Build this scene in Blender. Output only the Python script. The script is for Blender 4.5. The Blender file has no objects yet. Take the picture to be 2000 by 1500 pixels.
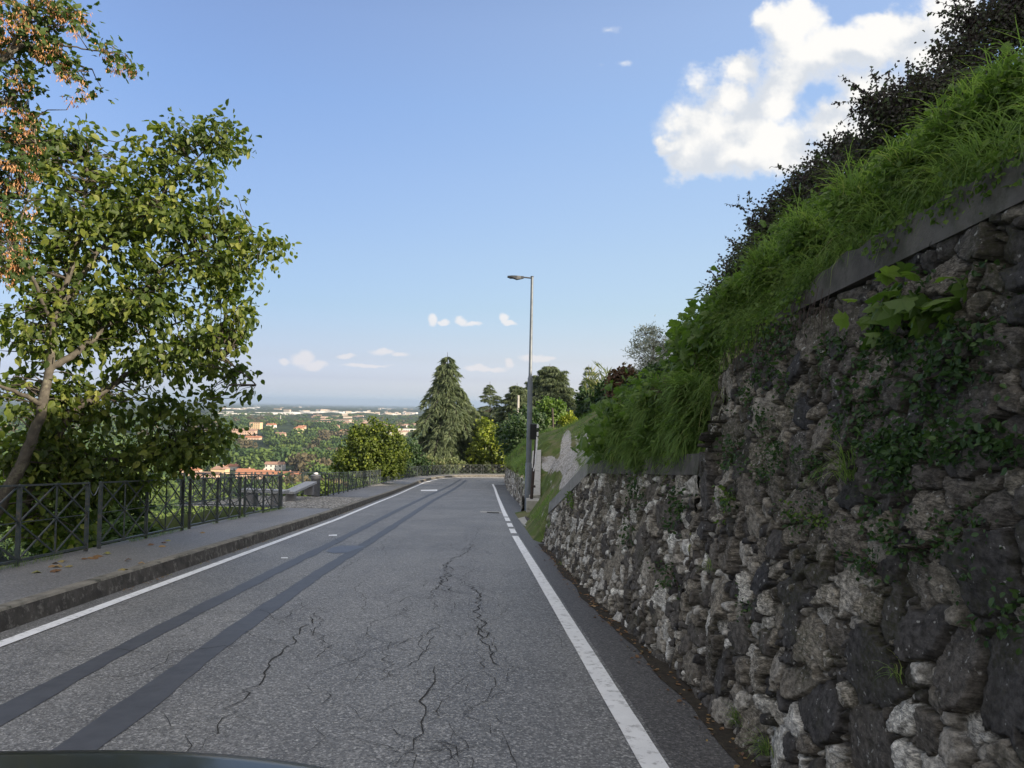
import bpy, math, random
import numpy as np
from mathutils import Matrix, Vector
rad = math.radians
SC = bpy.context.scene
COL = SC.collection
random.seed(7)
RNG = np.random.default_rng(7)

# ------------------------------------------------------------------ camera, sky, sun, exposure
F = 1387.0
PITCH, ROLL = 1.57, 1.1
SUN_AZ, SUN_EL = 122.0, 23.0          # azimuth clockwise from +Y (view direction)
SKY_STRENGTH, SUN_STRENGTH, EXPOSURE = 0.13, 4.8, 1.05
HAZE = 1.0e-4
cam = bpy.data.cameras.new('camera'); camo = bpy.data.objects.new('camera', cam); COL.objects.link(camo)
cam.sensor_width = 36; cam.lens = F / 2000 * 36; cam.clip_start = 0.05; cam.clip_end = 90000
_M = Matrix.Rotation(rad(90 + PITCH), 3, 'X') @ Matrix.Rotation(rad(ROLL), 3, 'Z')
CAMP = np.array([0, 0, 1.5])
camo.matrix_world = Matrix.Translation((0, 0, 1.5)) @ _M.to_4x4()
SC.camera = camo
M3 = np.array(_M)
def ray(px, py): return M3 @ np.array([(px - 1000) / F, -(py - 750) / F, -1.0])
def P(px, py, d):
    r = ray(px, py); return CAMP + r * (d / r[1])
SC.view_settings.view_transform = 'Standard'; SC.view_settings.look = 'None'
SC.view_settings.exposure = EXPOSURE; SC.view_settings.gamma = 1
SUND = np.array([math.sin(rad(SUN_AZ)) * math.cos(rad(SUN_EL)), math.cos(rad(SUN_AZ)) * math.cos(rad(SUN_EL)), math.sin(rad(SUN_EL))])

def nd(nt, typ, **kw):
    n = nt.nodes.new(typ)
    for k, v in kw.items():
        if k.startswith('i_'):
            key = k[2:]; key = int(key) if key.isdigit() else key
            n.inputs[key].default_value = v
        else: setattr(n, k, v)
    return n
def mth(nt, op, a, b=None, c=None, clamp=False):
    n = nt.nodes.new('ShaderNodeMath'); n.operation = op; n.use_clamp = clamp
    for i, v in enumerate((a, b, c)):
        if v is None: continue
        if isinstance(v, (int, float)): n.inputs[i].default_value = v
        else: nt.links.new(v, n.inputs[i])
    return n.outputs[0]
def sstep(nt, v, a, b, x=0., y=1.):
    n = nt.nodes.new('ShaderNodeMapRange'); n.interpolation_type = 'SMOOTHSTEP'
    nt.links.new(v, n.inputs[0]); n.inputs[1].default_value = a; n.inputs[2].default_value = b
    n.inputs[3].default_value = x; n.inputs[4].default_value = y
    return n.outputs[0]
def mixc(nt, f, a, b, mode='MIX'):
    n = nt.nodes.new('ShaderNodeMix'); n.data_type = 'RGBA'; n.blend_type = mode; n.clamp_factor = True
    for i, v in ((0, f), (6, a), (7, b)):
        if isinstance(v, (int, float)): n.inputs[i].default_value = v
        elif isinstance(v, tuple): n.inputs[i].default_value = (*v, 1) if len(v) == 3 else v
        else: nt.links.new(v, n.inputs[i])
    return n.outputs[2]

W = bpy.data.worlds.new('World'); SC.world = W; W.use_nodes = True
nt = W.node_tree; nt.nodes.clear()
wo = nd(nt, 'ShaderNodeOutputWorld'); bg = nd(nt, 'ShaderNodeBackground'); bg.inputs[1].default_value = SKY_STRENGTH
nt.links.new(bg.outputs[0], wo.inputs[0])
sky = nd(nt, 'ShaderNodeTexSky', sky_type='NISHITA', sun_disc=False)
sky.sun_elevation = rad(SUN_EL); sky.sun_rotation = rad(SUN_AZ)
sky.altitude = 300; sky.air_density = 1.0; sky.dust_density = 1.6; sky.ozone_density = 1.6
tc = nd(nt, 'ShaderNodeTexCoord')
def uv_of(px, py):
    r = ray(px, py); return r[0] / r[1], r[2] / r[1]
CLOUDS = [  # px, py, rx, ry
    (1400, 180, 62, 62), (1370, 250, 72, 70), (1445, 245, 85, 80), (1340, 310, 42, 38), (1430, 315, 110, 42), (1500, 270, 110, 60), (1560, 300, 120, 48),
    (1550, 60, 62, 60), (1515, 30, 40, 32), (1580, 30, 55, 45), (1600, 110, 115, 62), (1540, 150, 95, 48), (1690, 90, 110, 50), (1760, 55, 100, 50), (1650, 250, 90, 46),
    (1720, 40, 60, 40), (1430, 120, 45, 30), (1500, 190, 60, 40), (1800, 110, 90, 55), (1850, 30, 80, 60), (1700, 170, 90, 40), (1310, 285, 26, 22),
    (1185, 58, 27, 10), (1170, 126, 19, 12), (1215, 122, 17, 8),
    (846, 624, 12, 15), (866, 630, 16, 7), (900, 628, 18, 10), (922, 632, 26, 7), (984, 624, 12, 13), (994, 632, 18, 7),
    (590, 702, 26, 20), (615, 714, 34, 11), (557, 707, 15, 11),
    (675, 696, 25, 7), (750, 687, 36, 9), (780, 692, 24, 7),
    (935, 718, 30, 9), (993, 712, 12, 13), (960, 722, 40, 7), (1040, 698, 34, 10), (1065, 700, 24, 6), (720, 715, 60, 5)]
g = bpy.data.node_groups.new('cloud_density', 'ShaderNodeTree')
g.interface.new_socket('P', in_out='INPUT', socket_type='NodeSocketVector')
g.interface.new_socket('D', in_out='OUTPUT', socket_type='NodeSocketFloat')
gi = nd(g, 'NodeGroupInput'); go = nd(g, 'NodeGroupOutput')
wn = nd(g, 'ShaderNodeTexNoise', i_Scale=8.0, i_Detail=5.0, i_Roughness=0.6); g.links.new(gi.outputs[0], wn.inputs['Vector'])
wsub = nd(g, 'ShaderNodeVectorMath', operation='SUBTRACT'); g.links.new(wn.outputs['Color'], wsub.inputs[0]); wsub.inputs[1].default_value = (.5, .5, .5)
wscl = nd(g, 'ShaderNodeVectorMath', operation='SCALE'); g.links.new(wsub.outputs[0], wscl.inputs[0]); wscl.inputs['Scale'].default_value = 0.11
wadd = nd(g, 'ShaderNodeVectorMath', operation='ADD'); g.links.new(gi.outputs[0], wadd.inputs[0]); g.links.new(wscl.outputs[0], wadd.inputs[1])
wscs = nd(g, 'ShaderNodeVectorMath', operation='SCALE'); g.links.new(wsub.outputs[0], wscs.inputs[0]); wscs.inputs['Scale'].default_value = 0.035
wn2 = nd(g, 'ShaderNodeTexNoise', i_Scale=40.0, i_Detail=5.0); g.links.new(gi.outputs[0], wn2.inputs['Vector']); ws2 = nd(g, 'ShaderNodeVectorMath', operation='SUBTRACT'); g.links.new(wn2.outputs['Color'], ws2.inputs[0]); ws2.inputs[1].default_value = (.5, .5, .5); ws3 = nd(g, 'ShaderNodeVectorMath', operation='SCALE'); g.links.new(ws2.outputs[0], ws3.inputs[0]); ws3.inputs['Scale'].default_value = 0.016
wsm = nd(g, 'ShaderNodeVectorMath', operation='ADD'); g.links.new(gi.outputs[0], wsm.inputs[0]); g.links.new(ws3.outputs[0], wsm.inputs[1])
last = None
for (px, py, rx, ry) in CLOUDS:
    u, v = uv_of(px, py); big = not (rx < 62 and py > 400 or py < 130 and px < 1230)
    if big: rx, ry = rx * 1.22, ry * 1.2
    small = rx < 62 and py > 400 or py < 130 and px < 1230
    s = nd(g, 'ShaderNodeVectorMath', operation='SUBTRACT'); g.links.new((wsm.outputs[0] if small else wadd.outputs[0]), s.inputs[0]); s.inputs[1].default_value = (u, v, 0)
    m = nd(g, 'ShaderNodeVectorMath', operation='MULTIPLY'); g.links.new(s.outputs[0], m.inputs[0]); m.inputs[1].default_value = (F / rx, F / ry, 0)
    l = nd(g, 'ShaderNodeVectorMath', operation='LENGTH'); g.links.new(m.outputs[0], l.inputs[0])
    o = mth(g, 'SUBTRACT', 1.0, l.outputs['Value'])
    if small: o = mth(g, 'MULTIPLY', o, 0.30 if py < 130 else 0.95)
    last = o if last is None else mth(g, 'SMOOTH_MAX', last, o, 0.45 if big else 0.1)
n1 = nd(g, 'ShaderNodeTexNoise', i_Scale=15.0, i_Detail=11.0, i_Roughness=0.62); g.links.new(gi.outputs[0], n1.inputs['Vector'])
nn = mth(g, 'MULTIPLY', mth(g, 'SUBTRACT', n1.outputs[0], 0.5), 1.3)
g.links.new(mth(g, 'ADD', last, nn), go.inputs[0])
sep = nd(nt, 'ShaderNodeSeparateXYZ'); nt.links.new(tc.outputs['Generated'], sep.inputs[0])
ysafe = mth(nt, 'MAXIMUM', sep.outputs[1], 0.02)
cmb = nd(nt, 'ShaderNodeCombineXYZ'); nt.links.new(mth(nt, 'DIVIDE', sep.outputs[0], ysafe), cmb.inputs[0]); nt.links.new(mth(nt, 'DIVIDE', sep.outputs[2], ysafe), cmb.inputs[1])
def cd(off):
    gg = nt.nodes.new('ShaderNodeGroup'); gg.node_tree = g
    a = nd(nt, 'ShaderNodeVectorMath', operation='ADD'); nt.links.new(cmb.outputs[0], a.inputs[0]); a.inputs[1].default_value = off
    nt.links.new(a.outputs[0], gg.inputs[0]); return gg.outputs[0]
D0 = cd((0, 0, 0)); D1 = cd((0.05, 0.045, 0)); 
alpha = mth(nt, 'MULTIPLY', sstep(nt, D0, 0.02, 0.55), sstep(nt, sep.outputs[1], 0.05, 0.3))
lit = sstep(nt, mth(nt, 'SUBTRACT', D0, D1), -0.35, 0.45)
thin = sstep(nt, D0, 0.6, 0.1)
litf = mth(nt, 'MAXIMUM', lit, mth(nt, 'MULTIPLY', thin, 0.6))
k = 1 / SKY_STRENGTH / (2 ** EXPOSURE)
ccol = mixc(nt, litf, (.70 * k, .74 * k, .80 * k), (1.03 * k, 1.01 * k, .97 * k))
warm = sstep(nt, sep.outputs[2], 0.05, 0.2)
ccol = mixc(nt, warm, (.92 * k, .86 * k, .85 * k), ccol)
gr_ = nd(nt, 'ShaderNodeValToRGB'); nt.links.new(sep.outputs[2], gr_.inputs[0]); e = gr_.color_ramp.elements
for i, (p_, c_) in enumerate([(0.0, (1.098, 1.211, 1.7)), (0.0134, (0.805, 0.857, 1.251)), (0.0312, (0.618, 0.629, 0.935)), (0.0596, (0.581, 0.546, 0.709)), (0.0879, (0.587, 0.549, 0.65)), (0.1301, (0.61, 0.589, 0.64)), (0.1988, (0.715, 0.675, 0.706)), (0.2969, (0.832, 0.791, 0.836)), (0.3869, (0.905, 0.882, 0.949)), (0.4724, (1.023, 0.951, 1.002)), (1.0, (1.023, 0.951, 1.002))]):
    el = e[i] if i < 2 else e.new(p_); el.position = p_; el.color = (*c_, 1)
grade = mixc(nt, 1.0, sky.outputs[0], gr_.outputs[0], 'MULTIPLY')
sx = nd(nt, 'ShaderNodeSeparateXYZ'); nt.links.new(cmb.outputs[0], sx.inputs[0]); side = sstep(nt, sx.outputs[0], -.55, .45)
grade = mixc(nt, 1.0, grade, mixc(nt, side, (.74, .76, .80), (1.32, 1.26, 1.15)), 'MULTIPLY')
# unseen white cloud added overhead and behind the viewer to brighten the shaded road
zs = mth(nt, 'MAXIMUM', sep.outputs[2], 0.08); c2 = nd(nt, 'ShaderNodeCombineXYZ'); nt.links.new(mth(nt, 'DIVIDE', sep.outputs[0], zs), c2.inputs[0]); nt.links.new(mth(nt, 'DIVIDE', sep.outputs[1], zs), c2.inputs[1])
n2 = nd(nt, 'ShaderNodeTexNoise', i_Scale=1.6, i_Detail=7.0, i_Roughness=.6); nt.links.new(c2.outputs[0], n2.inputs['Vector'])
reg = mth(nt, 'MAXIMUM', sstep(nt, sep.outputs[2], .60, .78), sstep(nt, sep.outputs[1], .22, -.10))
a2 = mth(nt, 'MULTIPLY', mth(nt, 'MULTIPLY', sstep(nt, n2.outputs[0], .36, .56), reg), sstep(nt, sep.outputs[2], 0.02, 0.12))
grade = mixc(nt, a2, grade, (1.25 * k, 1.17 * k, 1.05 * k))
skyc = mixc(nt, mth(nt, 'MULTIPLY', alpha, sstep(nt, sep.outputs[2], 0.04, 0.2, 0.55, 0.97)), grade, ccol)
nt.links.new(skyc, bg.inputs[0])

sl = bpy.data.lights.new('sun', 'SUN'); sl.energy = SUN_STRENGTH; sl.angle = rad(0.5); sl.color = (1.0, 0.86, 0.66)
so = bpy.data.objects.new('sun', sl); COL.objects.link(so); so.location = (60, 0, 60)
so.rotation_euler = Vector(SUND).to_track_quat('Z', 'Y').to_euler()

# ------------------------------------------------------------------ helpers
def tag(o, label=None, cat=None, group=None, kind=None):
    if label: o['label'] = label
    if cat: o['category'] = cat
    if group: o['group'] = group
    if kind: o['kind'] = kind
    return o
def empty(name, loc, label=None, cat=None, group=None, rz=0):
    o = bpy.data.objects.new(name, None); COL.objects.link(o); o.location = [float(c) for c in loc]; o.rotation_euler = (0, 0, rz)
    o.empty_display_size = 0.3
    return tag(o, label, cat, group)

class MB:
    """collects vertex / face arrays and links them as ONE mesh"""
    def __init__(s): s.V = []; s.F = []; s.A = []; s.n = 0; s.M = []
    def add(s, V, F, rnd=0.5, mi=0):
        V = np.asarray(V, dtype=np.float64).reshape(-1, 3); F = np.asarray(F, dtype=np.int64)
        s.V.append(V); s.F.append(F + s.n); s.n += len(V)
        s.A.append(np.full(len(V), rnd) if np.isscalar(rnd) else np.asarray(rnd)); s.M.append(np.full(len(F), mi))
    def box(s, c, size, R=None, rnd=.5, mi=0, taper=1.0):
        x, y, z = np.array(size) / 2
        V = np.array([[sx * x * (taper if sz > 0 else 1), sy * y * (taper if sz > 0 else 1), sz * z] for sz in (-1, 1) for sy in (-1, 1) for sx in (-1, 1)])
        if R is not None: V = V @ np.array(R).T
        s.add(V + np.array(c), [[0, 2, 3, 1], [4, 5, 7, 6], [0, 1, 5, 4], [2, 6, 7, 3], [0, 4, 6, 2], [1, 3, 7, 5]], rnd, mi)
    def bar(s, a, b, w, h=None, rnd=.5, up=(0, 0, 1)):
        """square bar from a to b"""
        a = np.array(a, float); b = np.array(b, float); h = h or w
        t = b - a; L = np.linalg.norm(t)
        if L < 1e-6: return
        t /= L; u = np.array(up, float)
        if abs(t @ u) > .99: u = np.array([0, 1., 0])
        x = np.cross(t, u); x /= np.linalg.norm(x); u = np.cross(x, t)
        R = np.stack([x, t, u], 1)
        s.box((a + b) / 2, (w, L, h), R, rnd)
    def tube(s, pts, rs, k=8, rnd=.5, cap=True):
        pts = np.array(pts, float); n = len(pts); rs = np.broadcast_to(np.array(rs, float), (n,))
        T = np.gradient(pts, axis=0); T /= np.linalg.norm(T, axis=1)[:, None] + 1e-12
        ref = np.array([0.3, 0.2, 1.0]) if abs(T[0][2]) < .9 else np.array([1.0, .2, 0])
        A = np.cross(T, ref); A /= np.linalg.norm(A, axis=1)[:, None] + 1e-12
        B = np.cross(T, A)
        an = np.arange(k) * 2 * math.pi / k
        V = pts[:, None] + rs[:, None, None] * (np.cos(an)[None, :, None] * A[:, None] + np.sin(an)[None, :, None] * B[:, None])
        i = np.arange(n - 1)[:, None] * k; j = np.arange(k)[None]; j2 = (j + 1) % k
        Fq = np.stack([i + j, i + j2, i + k + j2, i + k + j], -1).reshape(-1, 4)
        s.add(V.reshape(-1, 3), Fq, rnd)
        if cap and k >= 3:
            for e, sg in ((0, 1), (n - 1, -1)):
                c = s.n; ring = V[e]; s.V.append(np.vstack([ring, pts[e]])); s.A.append(np.full(k + 1, .5)); 
                f = [[c + a, c + (a + 1) % k, c + k, c + k] for a in range(k)]
                f = [[x[0], x[1], x[2]] if sg > 0 else [x[1], x[0], x[2]] for x in f]
                s.F.append(np.array(f)); s.M.append(np.zeros(k, int)); s.n += k + 1
    def lathe(s, prof, c, k=16, rnd=.5):
        prof = np.array(prof, float); an = np.arange(k) * 2 * math.pi / k
        V = np.stack([prof[:, 0, None] * np.cos(an), prof[:, 0, None] * np.sin(an), np.repeat(prof[:, 1, None], k, 1)], -1)
        n = len(prof); i = np.arange(n - 1)[:, None] * k; j = np.arange(k)[None]; j2 = (j + 1) % k
        s.add(V.reshape(-1, 3) + np.array(c), np.stack([i + j, i + j2, i + k + j2, i + k + j], -1).reshape(-1, 4), rnd)
    def inst(s, tv, tf, O, T, N, S, rnd, mi=0):
        """many copies of a template: O origins, T forward (y), N normal (z), S scale (n,) or (n,3)"""
        n = len(O)
        if n == 0: return
        T = T / (np.linalg.norm(T, axis=1)[:, None] + 1e-9)
        X = np.cross(T, N); X /= np.linalg.norm(X, axis=1)[:, None] + 1e-9
        N2 = np.cross(X, T)
        S = np.asarray(S, float)
        if S.ndim == 1: S = np.repeat(S[:, None], 3, 1)
        V = (O[:, None] + tv[None, :, 0, None] * X[:, None] * S[:, None, 0:1] + tv[None, :, 1, None] * T[:, None] * S[:, None, 1:2] + tv[None, :, 2, None] * N2[:, None] * S[:, None, 2:3])
        kf = len(tv); Fx = tf[None] + (np.arange(n) * kf)[:, None, None]
        s.add(V.reshape(-1, 3), Fx.reshape(-1, tf.shape[1]), np.repeat(rnd, kf), mi)
    def mesh(s, name, mats, smooth=False, extra=None):
        me = bpy.data.meshes.new(name)
        V = np.concatenate(s.V)
        cnt = np.concatenate([np.full(len(f), f.shape[1]) for f in s.F]); loops = np.concatenate([f.reshape(-1) for f in s.F])
        me.vertices.add(len(V)); me.vertices.foreach_set('co', V.reshape(-1).astype(np.float32))
        me.loops.add(len(loops)); me.loops.foreach_set('vertex_index', loops.astype(np.int32))
        me.polygons.add(len(cnt)); st = np.concatenate([[0], np.cumsum(cnt)[:-1]])
        me.polygons.foreach_set('loop_start', st.astype(np.int32)); me.polygons.foreach_set('loop_total', cnt.astype(np.int32))
        for m in (mats if isinstance(mats, (list, tuple)) else [mats]): me.materials.append(m)
        me.polygons.foreach_set('material_index', np.concatenate(s.M).astype(np.int32))
        me.polygons.foreach_set('use_smooth', np.full(len(cnt), smooth))
        a = me.attributes.new('rnd', 'FLOAT', 'POINT'); a.data.foreach_set('value', np.concatenate(s.A).astype(np.float32))
        if extra:
            for kx, vx in extra.items():
                a = me.attributes.new(kx, 'FLOAT', 'POINT'); a.data.foreach_set('value', np.asarray(vx, np.float32).reshape(-1))
        me.update(calc_edges=True); me.validate()
        return me
    def build(s, name, mats, parent=None, smooth=False, extra=None, bevel=0, **tg):
        me = s.mesh(name, mats, smooth, extra)
        o = bpy.data.objects.new(name, me); COL.objects.link(o)
        if parent is not None:
            o.parent = parent
            o.matrix_parent_inverse = pinv(parent)
        if bevel:
            b = o.modifiers.new('bevel', 'BEVEL'); b.width = bevel; b.segments = 2; b.limit_method = 'ANGLE'
        return tag(o, **tg)
def pinv(p):
    m = Matrix.Translation(p.location) @ p.rotation_euler.to_matrix().to_4x4() if p.type == 'EMPTY' else Matrix.Identity(4)
    return m.inverted()
def grid(V3, flip=False):
    """V3: (n,m,3) → V,F"""
    n, m, _ = V3.shape; i = np.arange(n - 1)[:, None] * m; j = np.arange(m - 1)[None]
    Fq = np.stack([i + j, i + j + 1, i + m + j + 1, i + m + j], -1).reshape(-1, 4)
    if flip: Fq = Fq[:, ::-1]
    return V3.reshape(-1, 3), Fq
def hsh(i, j, s): 
    n = (i.astype(np.int64) * 374761393 + j.astype(np.int64) * 668265263 + s * 974711) & 0x7fffffff
    n = ((n ^ (n >> 13)) * 1274126177) & 0x7fffffff
    return ((n ^ (n >> 16)) & 0xffff) / 65535.0
def vn(x, y, s=0):
    xi = np.floor(x); yi = np.floor(y); fx = x - xi; fy = y - yi; fx = fx * fx * (3 - 2 * fx); fy = fy * fy * (3 - 2 * fy)
    a = hsh(xi, yi, s); b = hsh(xi + 1, yi, s); c = hsh(xi, yi + 1, s); d = hsh(xi + 1, yi + 1, s)
    return (a * (1 - fx) + b * fx) * (1 - fy) + (c * (1 - fx) + d * fx) * fy
def fbm(x, y, s=0, o=4, g=.5):
    x = np.asarray(x, float); y = np.asarray(y, float); r = 0; a = 1; t = 0
    for k in range(o):
        r = r + a * vn(x * 2 ** k, y * 2 ** k, s + k * 17); t += a; a *= g
    return r / t - .5

# ------------------------------------------------------------------ materials
def newmat(name, rough=.8, spec=.3):
    m = bpy.data.materials.new(name); m.use_nodes = True; t = m.node_tree
    b = t.nodes['Principled BSDF']; b.inputs['Roughness'].default_value = rough; b.inputs['Specular IOR Level'].default_value = spec
    return m, t, b
def noisemat(name, c1, c2, scale=6, rough=.8, bump=.0, bscale=None, spec=.3, metal=0, detail=6, c3=None, s3=1.0):
    m, t, b = newmat(name, rough, spec); b.inputs['Metallic'].default_value = metal
    co = nd(t, 'ShaderNodeTexCoord')
    n = nd(t, 'ShaderNodeTexNoise', i_Scale=scale, i_Detail=detail, i_Roughness=.65); t.links.new(co.outputs['Object'], n.inputs['Vector'])
    c = mixc(t, sstep(t, n.outputs[0], .3, .7), c1, c2)
    if c3:
        n3 = nd(t, 'ShaderNodeTexNoise', i_Scale=s3, i_Detail=8.0, i_Roughness=.7); t.links.new(co.outputs['Object'], n3.inputs['Vector'])
        c = mixc(t, sstep(t, n3.outputs[0], .5, .68), c, c3)
    t.links.new(c, b.inputs['Base Color'])
    if bump:
        nb = nd(t, 'ShaderNodeTexNoise', i_Scale=bscale or scale * 5, i_Detail=6.0, i_Roughness=.7); t.links.new(co.outputs['Object'], nb.inputs['Vector'])
        bp = nd(t, 'ShaderNodeBump', i_Strength=1.0, i_Distance=bump); t.links.new(nb.outputs[0], bp.inputs['Height']); t.links.new(bp.outputs[0], b.inputs['Normal'])
    return m
def leafmat(name, ramp, trans=.35, rough=.5, tcol=None, spec=.35):
    m = bpy.data.materials.new(name); m.use_nodes = True; t = m.node_tree; t.nodes.clear()
    out = nd(t, 'ShaderNodeOutputMaterial'); b = nd(t, 'ShaderNodeBsdfPrincipled', i_Roughness=rough); b.inputs['Specular IOR Level'].default_value = spec
    at = nd(t, 'ShaderNodeAttribute', attribute_name='rnd')
    cr = nd(t, 'ShaderNodeValToRGB'); e = cr.color_ramp.elements
    for i, (p, c) in enumerate(ramp):
        el = e[i] if i < 2 else e.new(p)
        el.position = p; el.color = (*c, 1)
    t.links.new(at.outputs['Fac'], cr.inputs[0]); t.links.new(cr.outputs[0], b.inputs['Base Color'])
    tr = nd(t, 'ShaderNodeBsdfTranslucent')
    tc_ = mixc(t, 1.0, cr.outputs[0], tcol or (1.5, 1.7, .5), 'MULTIPLY'); t.links.new(tc_, tr.inputs[0])
    mx = nd(t, 'ShaderNodeMixShader', i_0=trans); t.links.new(b.outputs[0], mx.inputs[1]); t.links.new(tr.outputs[0], mx.inputs[2])
    t.links.new(mx.outputs[0], out.inputs[0]); return m

def asphalt(name, base, light, cracks=True, speck=1.0, warmth=0.):
    m, t, b = newmat(name, .62, .5)
    co = nd(t, 'ShaderNodeTexCoord').outputs['Object']
    big = nd(t, 'ShaderNodeTexNoise', i_Scale=.55, i_Detail=5.0, i_Roughness=.6); t.links.new(co, big.inputs['Vector'])
    mp = nd(t, 'ShaderNodeMapping'); mp.inputs['Scale'].default_value = (1, .18, 1); t.links.new(co, mp.inputs['Vector'])
    strk = nd(t, 'ShaderNodeTexNoise', i_Scale=1.6, i_Detail=4.0); t.links.new(mp.outputs[0], strk.inputs['Vector'])
    c = mixc(t, sstep(t, mth(t, 'ADD', mth(t, 'MULTIPLY', big.outputs[0], .5), mth(t, 'MULTIPLY', strk.outputs[0], .5)), .38, .62), base, light)
    ag = nd(t, 'ShaderNodeTexVoronoi', i_Scale=95.0, feature='F1'); t.links.new(co, ag.inputs['Vector'])
    agc = nd(t, 'ShaderNodeSeparateColor'); t.links.new(ag.outputs['Color'], agc.inputs[0])
    c = mixc(t, mth(t, 'MULTIPLY', sstep(t, agc.outputs[0], .55, 1.0), .55 * speck), c, tuple(min(1, x * 2.6) for x in light))
    c = mixc(t, mth(t, 'MULTIPLY', sstep(t, agc.outputs[1], .45, .9), .55 * speck), c, tuple(x * .35 for x in base))
    ag2 = nd(t, 'ShaderNodeTexNoise', i_Scale=38.0, i_Detail=3.0, i_Roughness=.7); t.links.new(co, ag2.inputs['Vector'])
    c = mixc(t, .8, c, mixc(t, sstep(t, ag2.outputs[0], .35, .65), (.62, .62, .62), (1.38, 1.38, 1.38)), 'MULTIPLY')
    hgt = ag.outputs['Distance']
    if cracks:
        dn = nd(t, 'ShaderNodeTexNoise', i_Scale=3.0, i_Detail=6.0, i_Roughness=.75); t.links.new(co, dn.inputs['Vector'])
        sc = nd(t, 'ShaderNodeVectorMath', operation='SCALE'); sc.inputs['Scale'].default_value = .55; t.links.new(dn.outputs['Color'], sc.inputs[0])
        ad = nd(t, 'ShaderNodeVectorMath', operation='ADD'); t.links.new(co, ad.inputs[0]); t.links.new(sc.outputs[0], ad.inputs[1])
        for (s, w, lo, hi, ms, seed) in ((.75, .0045, .44, .60, .30, 3), (2.6, .012, .48, .60, .42, 11), (7.5, .026, .50, .60, .5, 23)):
            v = nd(t, 'ShaderNodeTexVoronoi', i_Scale=s, feature='DISTANCE_TO_EDGE'); t.links.new(ad.outputs[0], v.inputs['Vector'])
            mo = nd(t, 'ShaderNodeMapping'); mo.inputs['Location'].default_value = (seed, seed * 2, 0); t.links.new(co, mo.inputs['Vector'])
            mk = nd(t, 'ShaderNodeTexNoise', i_Scale=ms, i_Detail=3.0); t.links.new(mo.outputs[0], mk.inputs['Vector'])
            cm = mth(t, 'MULTIPLY', sstep(t, v.outputs['Distance'], w, w * .25), sstep(t, mk.outputs[0], lo, hi))
            c = mixc(t, mth(t, 'MULTIPLY', cm, .85), c, (.018, .018, .018))
    t.links.new(c, b.inputs['Base Color'])
    bp = nd(t, 'ShaderNodeBump', i_Strength=.7, i_Distance=.003); t.links.new(hgt, bp.inputs['Height']); t.links.new(bp.outputs[0], b.inputs['Normal'])
    return m

MAT = {}
MAT['road'] = asphalt('road_asphalt', (.145, .145, .146), (.205, .203, .198))
MAT['shoulder'] = asphalt('shoulder_asphalt', (.075, .073, .073), (.10, .096, .094), cracks=False)
MAT['walk'] = asphalt('pavement_asphalt', (.15, .148, .15), (.20, .195, .19), cracks=False, speck=.5)
MAT['tar'] = noisemat('tar_band', (.064, .068, .080), (.084, .088, .102), 8, .55, .0006, 90, spec=.4)
MAT['tar2'] = noisemat('tar_patch', (.11, .12, .15), (.08, .09, .12), 5, .5, .0006, 90)
MAT['crack'] = noisemat('crack_black', (.022, .022, .022), (.045, .043, .04), 30, .95)
MAT['paint'] = noisemat('white_paint', (.88, .89, .90), (.80, .81, .82), 5, .6, .0012, 130, c3=(.45, .45, .45), s3=14)
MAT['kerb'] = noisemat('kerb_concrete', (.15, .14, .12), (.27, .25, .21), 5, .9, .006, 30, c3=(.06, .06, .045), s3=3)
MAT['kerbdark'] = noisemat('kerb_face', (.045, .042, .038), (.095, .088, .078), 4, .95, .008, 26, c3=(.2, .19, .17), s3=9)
MAT['fence'] = noisemat('painted_iron', (.030, .042, .047), (.055, .070, .075), 14, .45, .0006, 80, spec=.45, c3=(.12, .10, .08), s3=20)
MAT['stone'] = noisemat('bench_stone', (.30, .31, .32), (.38, .39, .41), 6, .75, .002, 60)
MAT['stonedk'] = noisemat('bench_leg_stone', (.17, .17, .18), (.25, .25, .25), 6, .85, .004, 40)
MAT['conc'] = noisemat('pale_concrete', (.34, .33, .31), (.46, .45, .42), 4, .9, .003, 50, c3=(.22, .22, .2), s3=4)
MAT['concdk'] = noisemat('weathered_concrete', (.075, .072, .07), (.135, .13, .122), 5, .95, .006, 40, c3=(.05, .055, .04), s3=3)
MAT['conc2'] = noisemat('ramp_concrete', (.20, .20, .19), (.28, .275, .26), 4, .9, .004, 50, c3=(.12, .125, .10), s3=3)
MAT['galv'] = noisemat('galvanised_steel', (.13, .15, .17), (.18, .20, .23), 5, .5, 0, spec=.5, metal=.3)
MAT['lampdk'] = noisemat('lamp_casing', (.06, .065, .075), (.08, .085, .095), 9, .4)
MAT['black'] = noisemat('black_plastic', (.008, .009, .009), (.014, .015, .015), 9, .45)
MAT['rust'] = noisemat('dark_iron', (.04, .032, .03), (.07, .05, .045), 12, .8)
MAT['white'] = noisemat('white_cloth', (.72, .72, .75), (.8, .8, .82), 9, .8)
MAT['binmat'] = noisemat('bin_metal', (.07, .075, .085), (.11, .115, .125), 9, .5, spec=.5)
MAT['bark'] = noisemat('bark', (.05, .045, .038), (.10, .09, .075), 9, .9, .012, 22, c3=(.17, .16, .12), s3=5)
MAT['barkdk'] = noisemat('dark_bark', (.05, .042, .036), (.09, .078, .068), 9, .9, .01, 22)
MAT['twig'] = noisemat('twig', (.09, .06, .06), (.14, .09, .08), 9, .8)
MAT['soil'] = noisemat('hill_soil', (.06, .055, .035), (.05, .075, .025), 2, .95, .02, 9)
MAT['litter'] = leafmat('dry_leaf', [(0, (.12, .06, .03)), (.4, (.2, .11, .05)), (.75, (.33, .22, .1)), (1, (.25, .28, .08))], .15, tcol=(1, 1, 1))
G = {}
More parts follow.
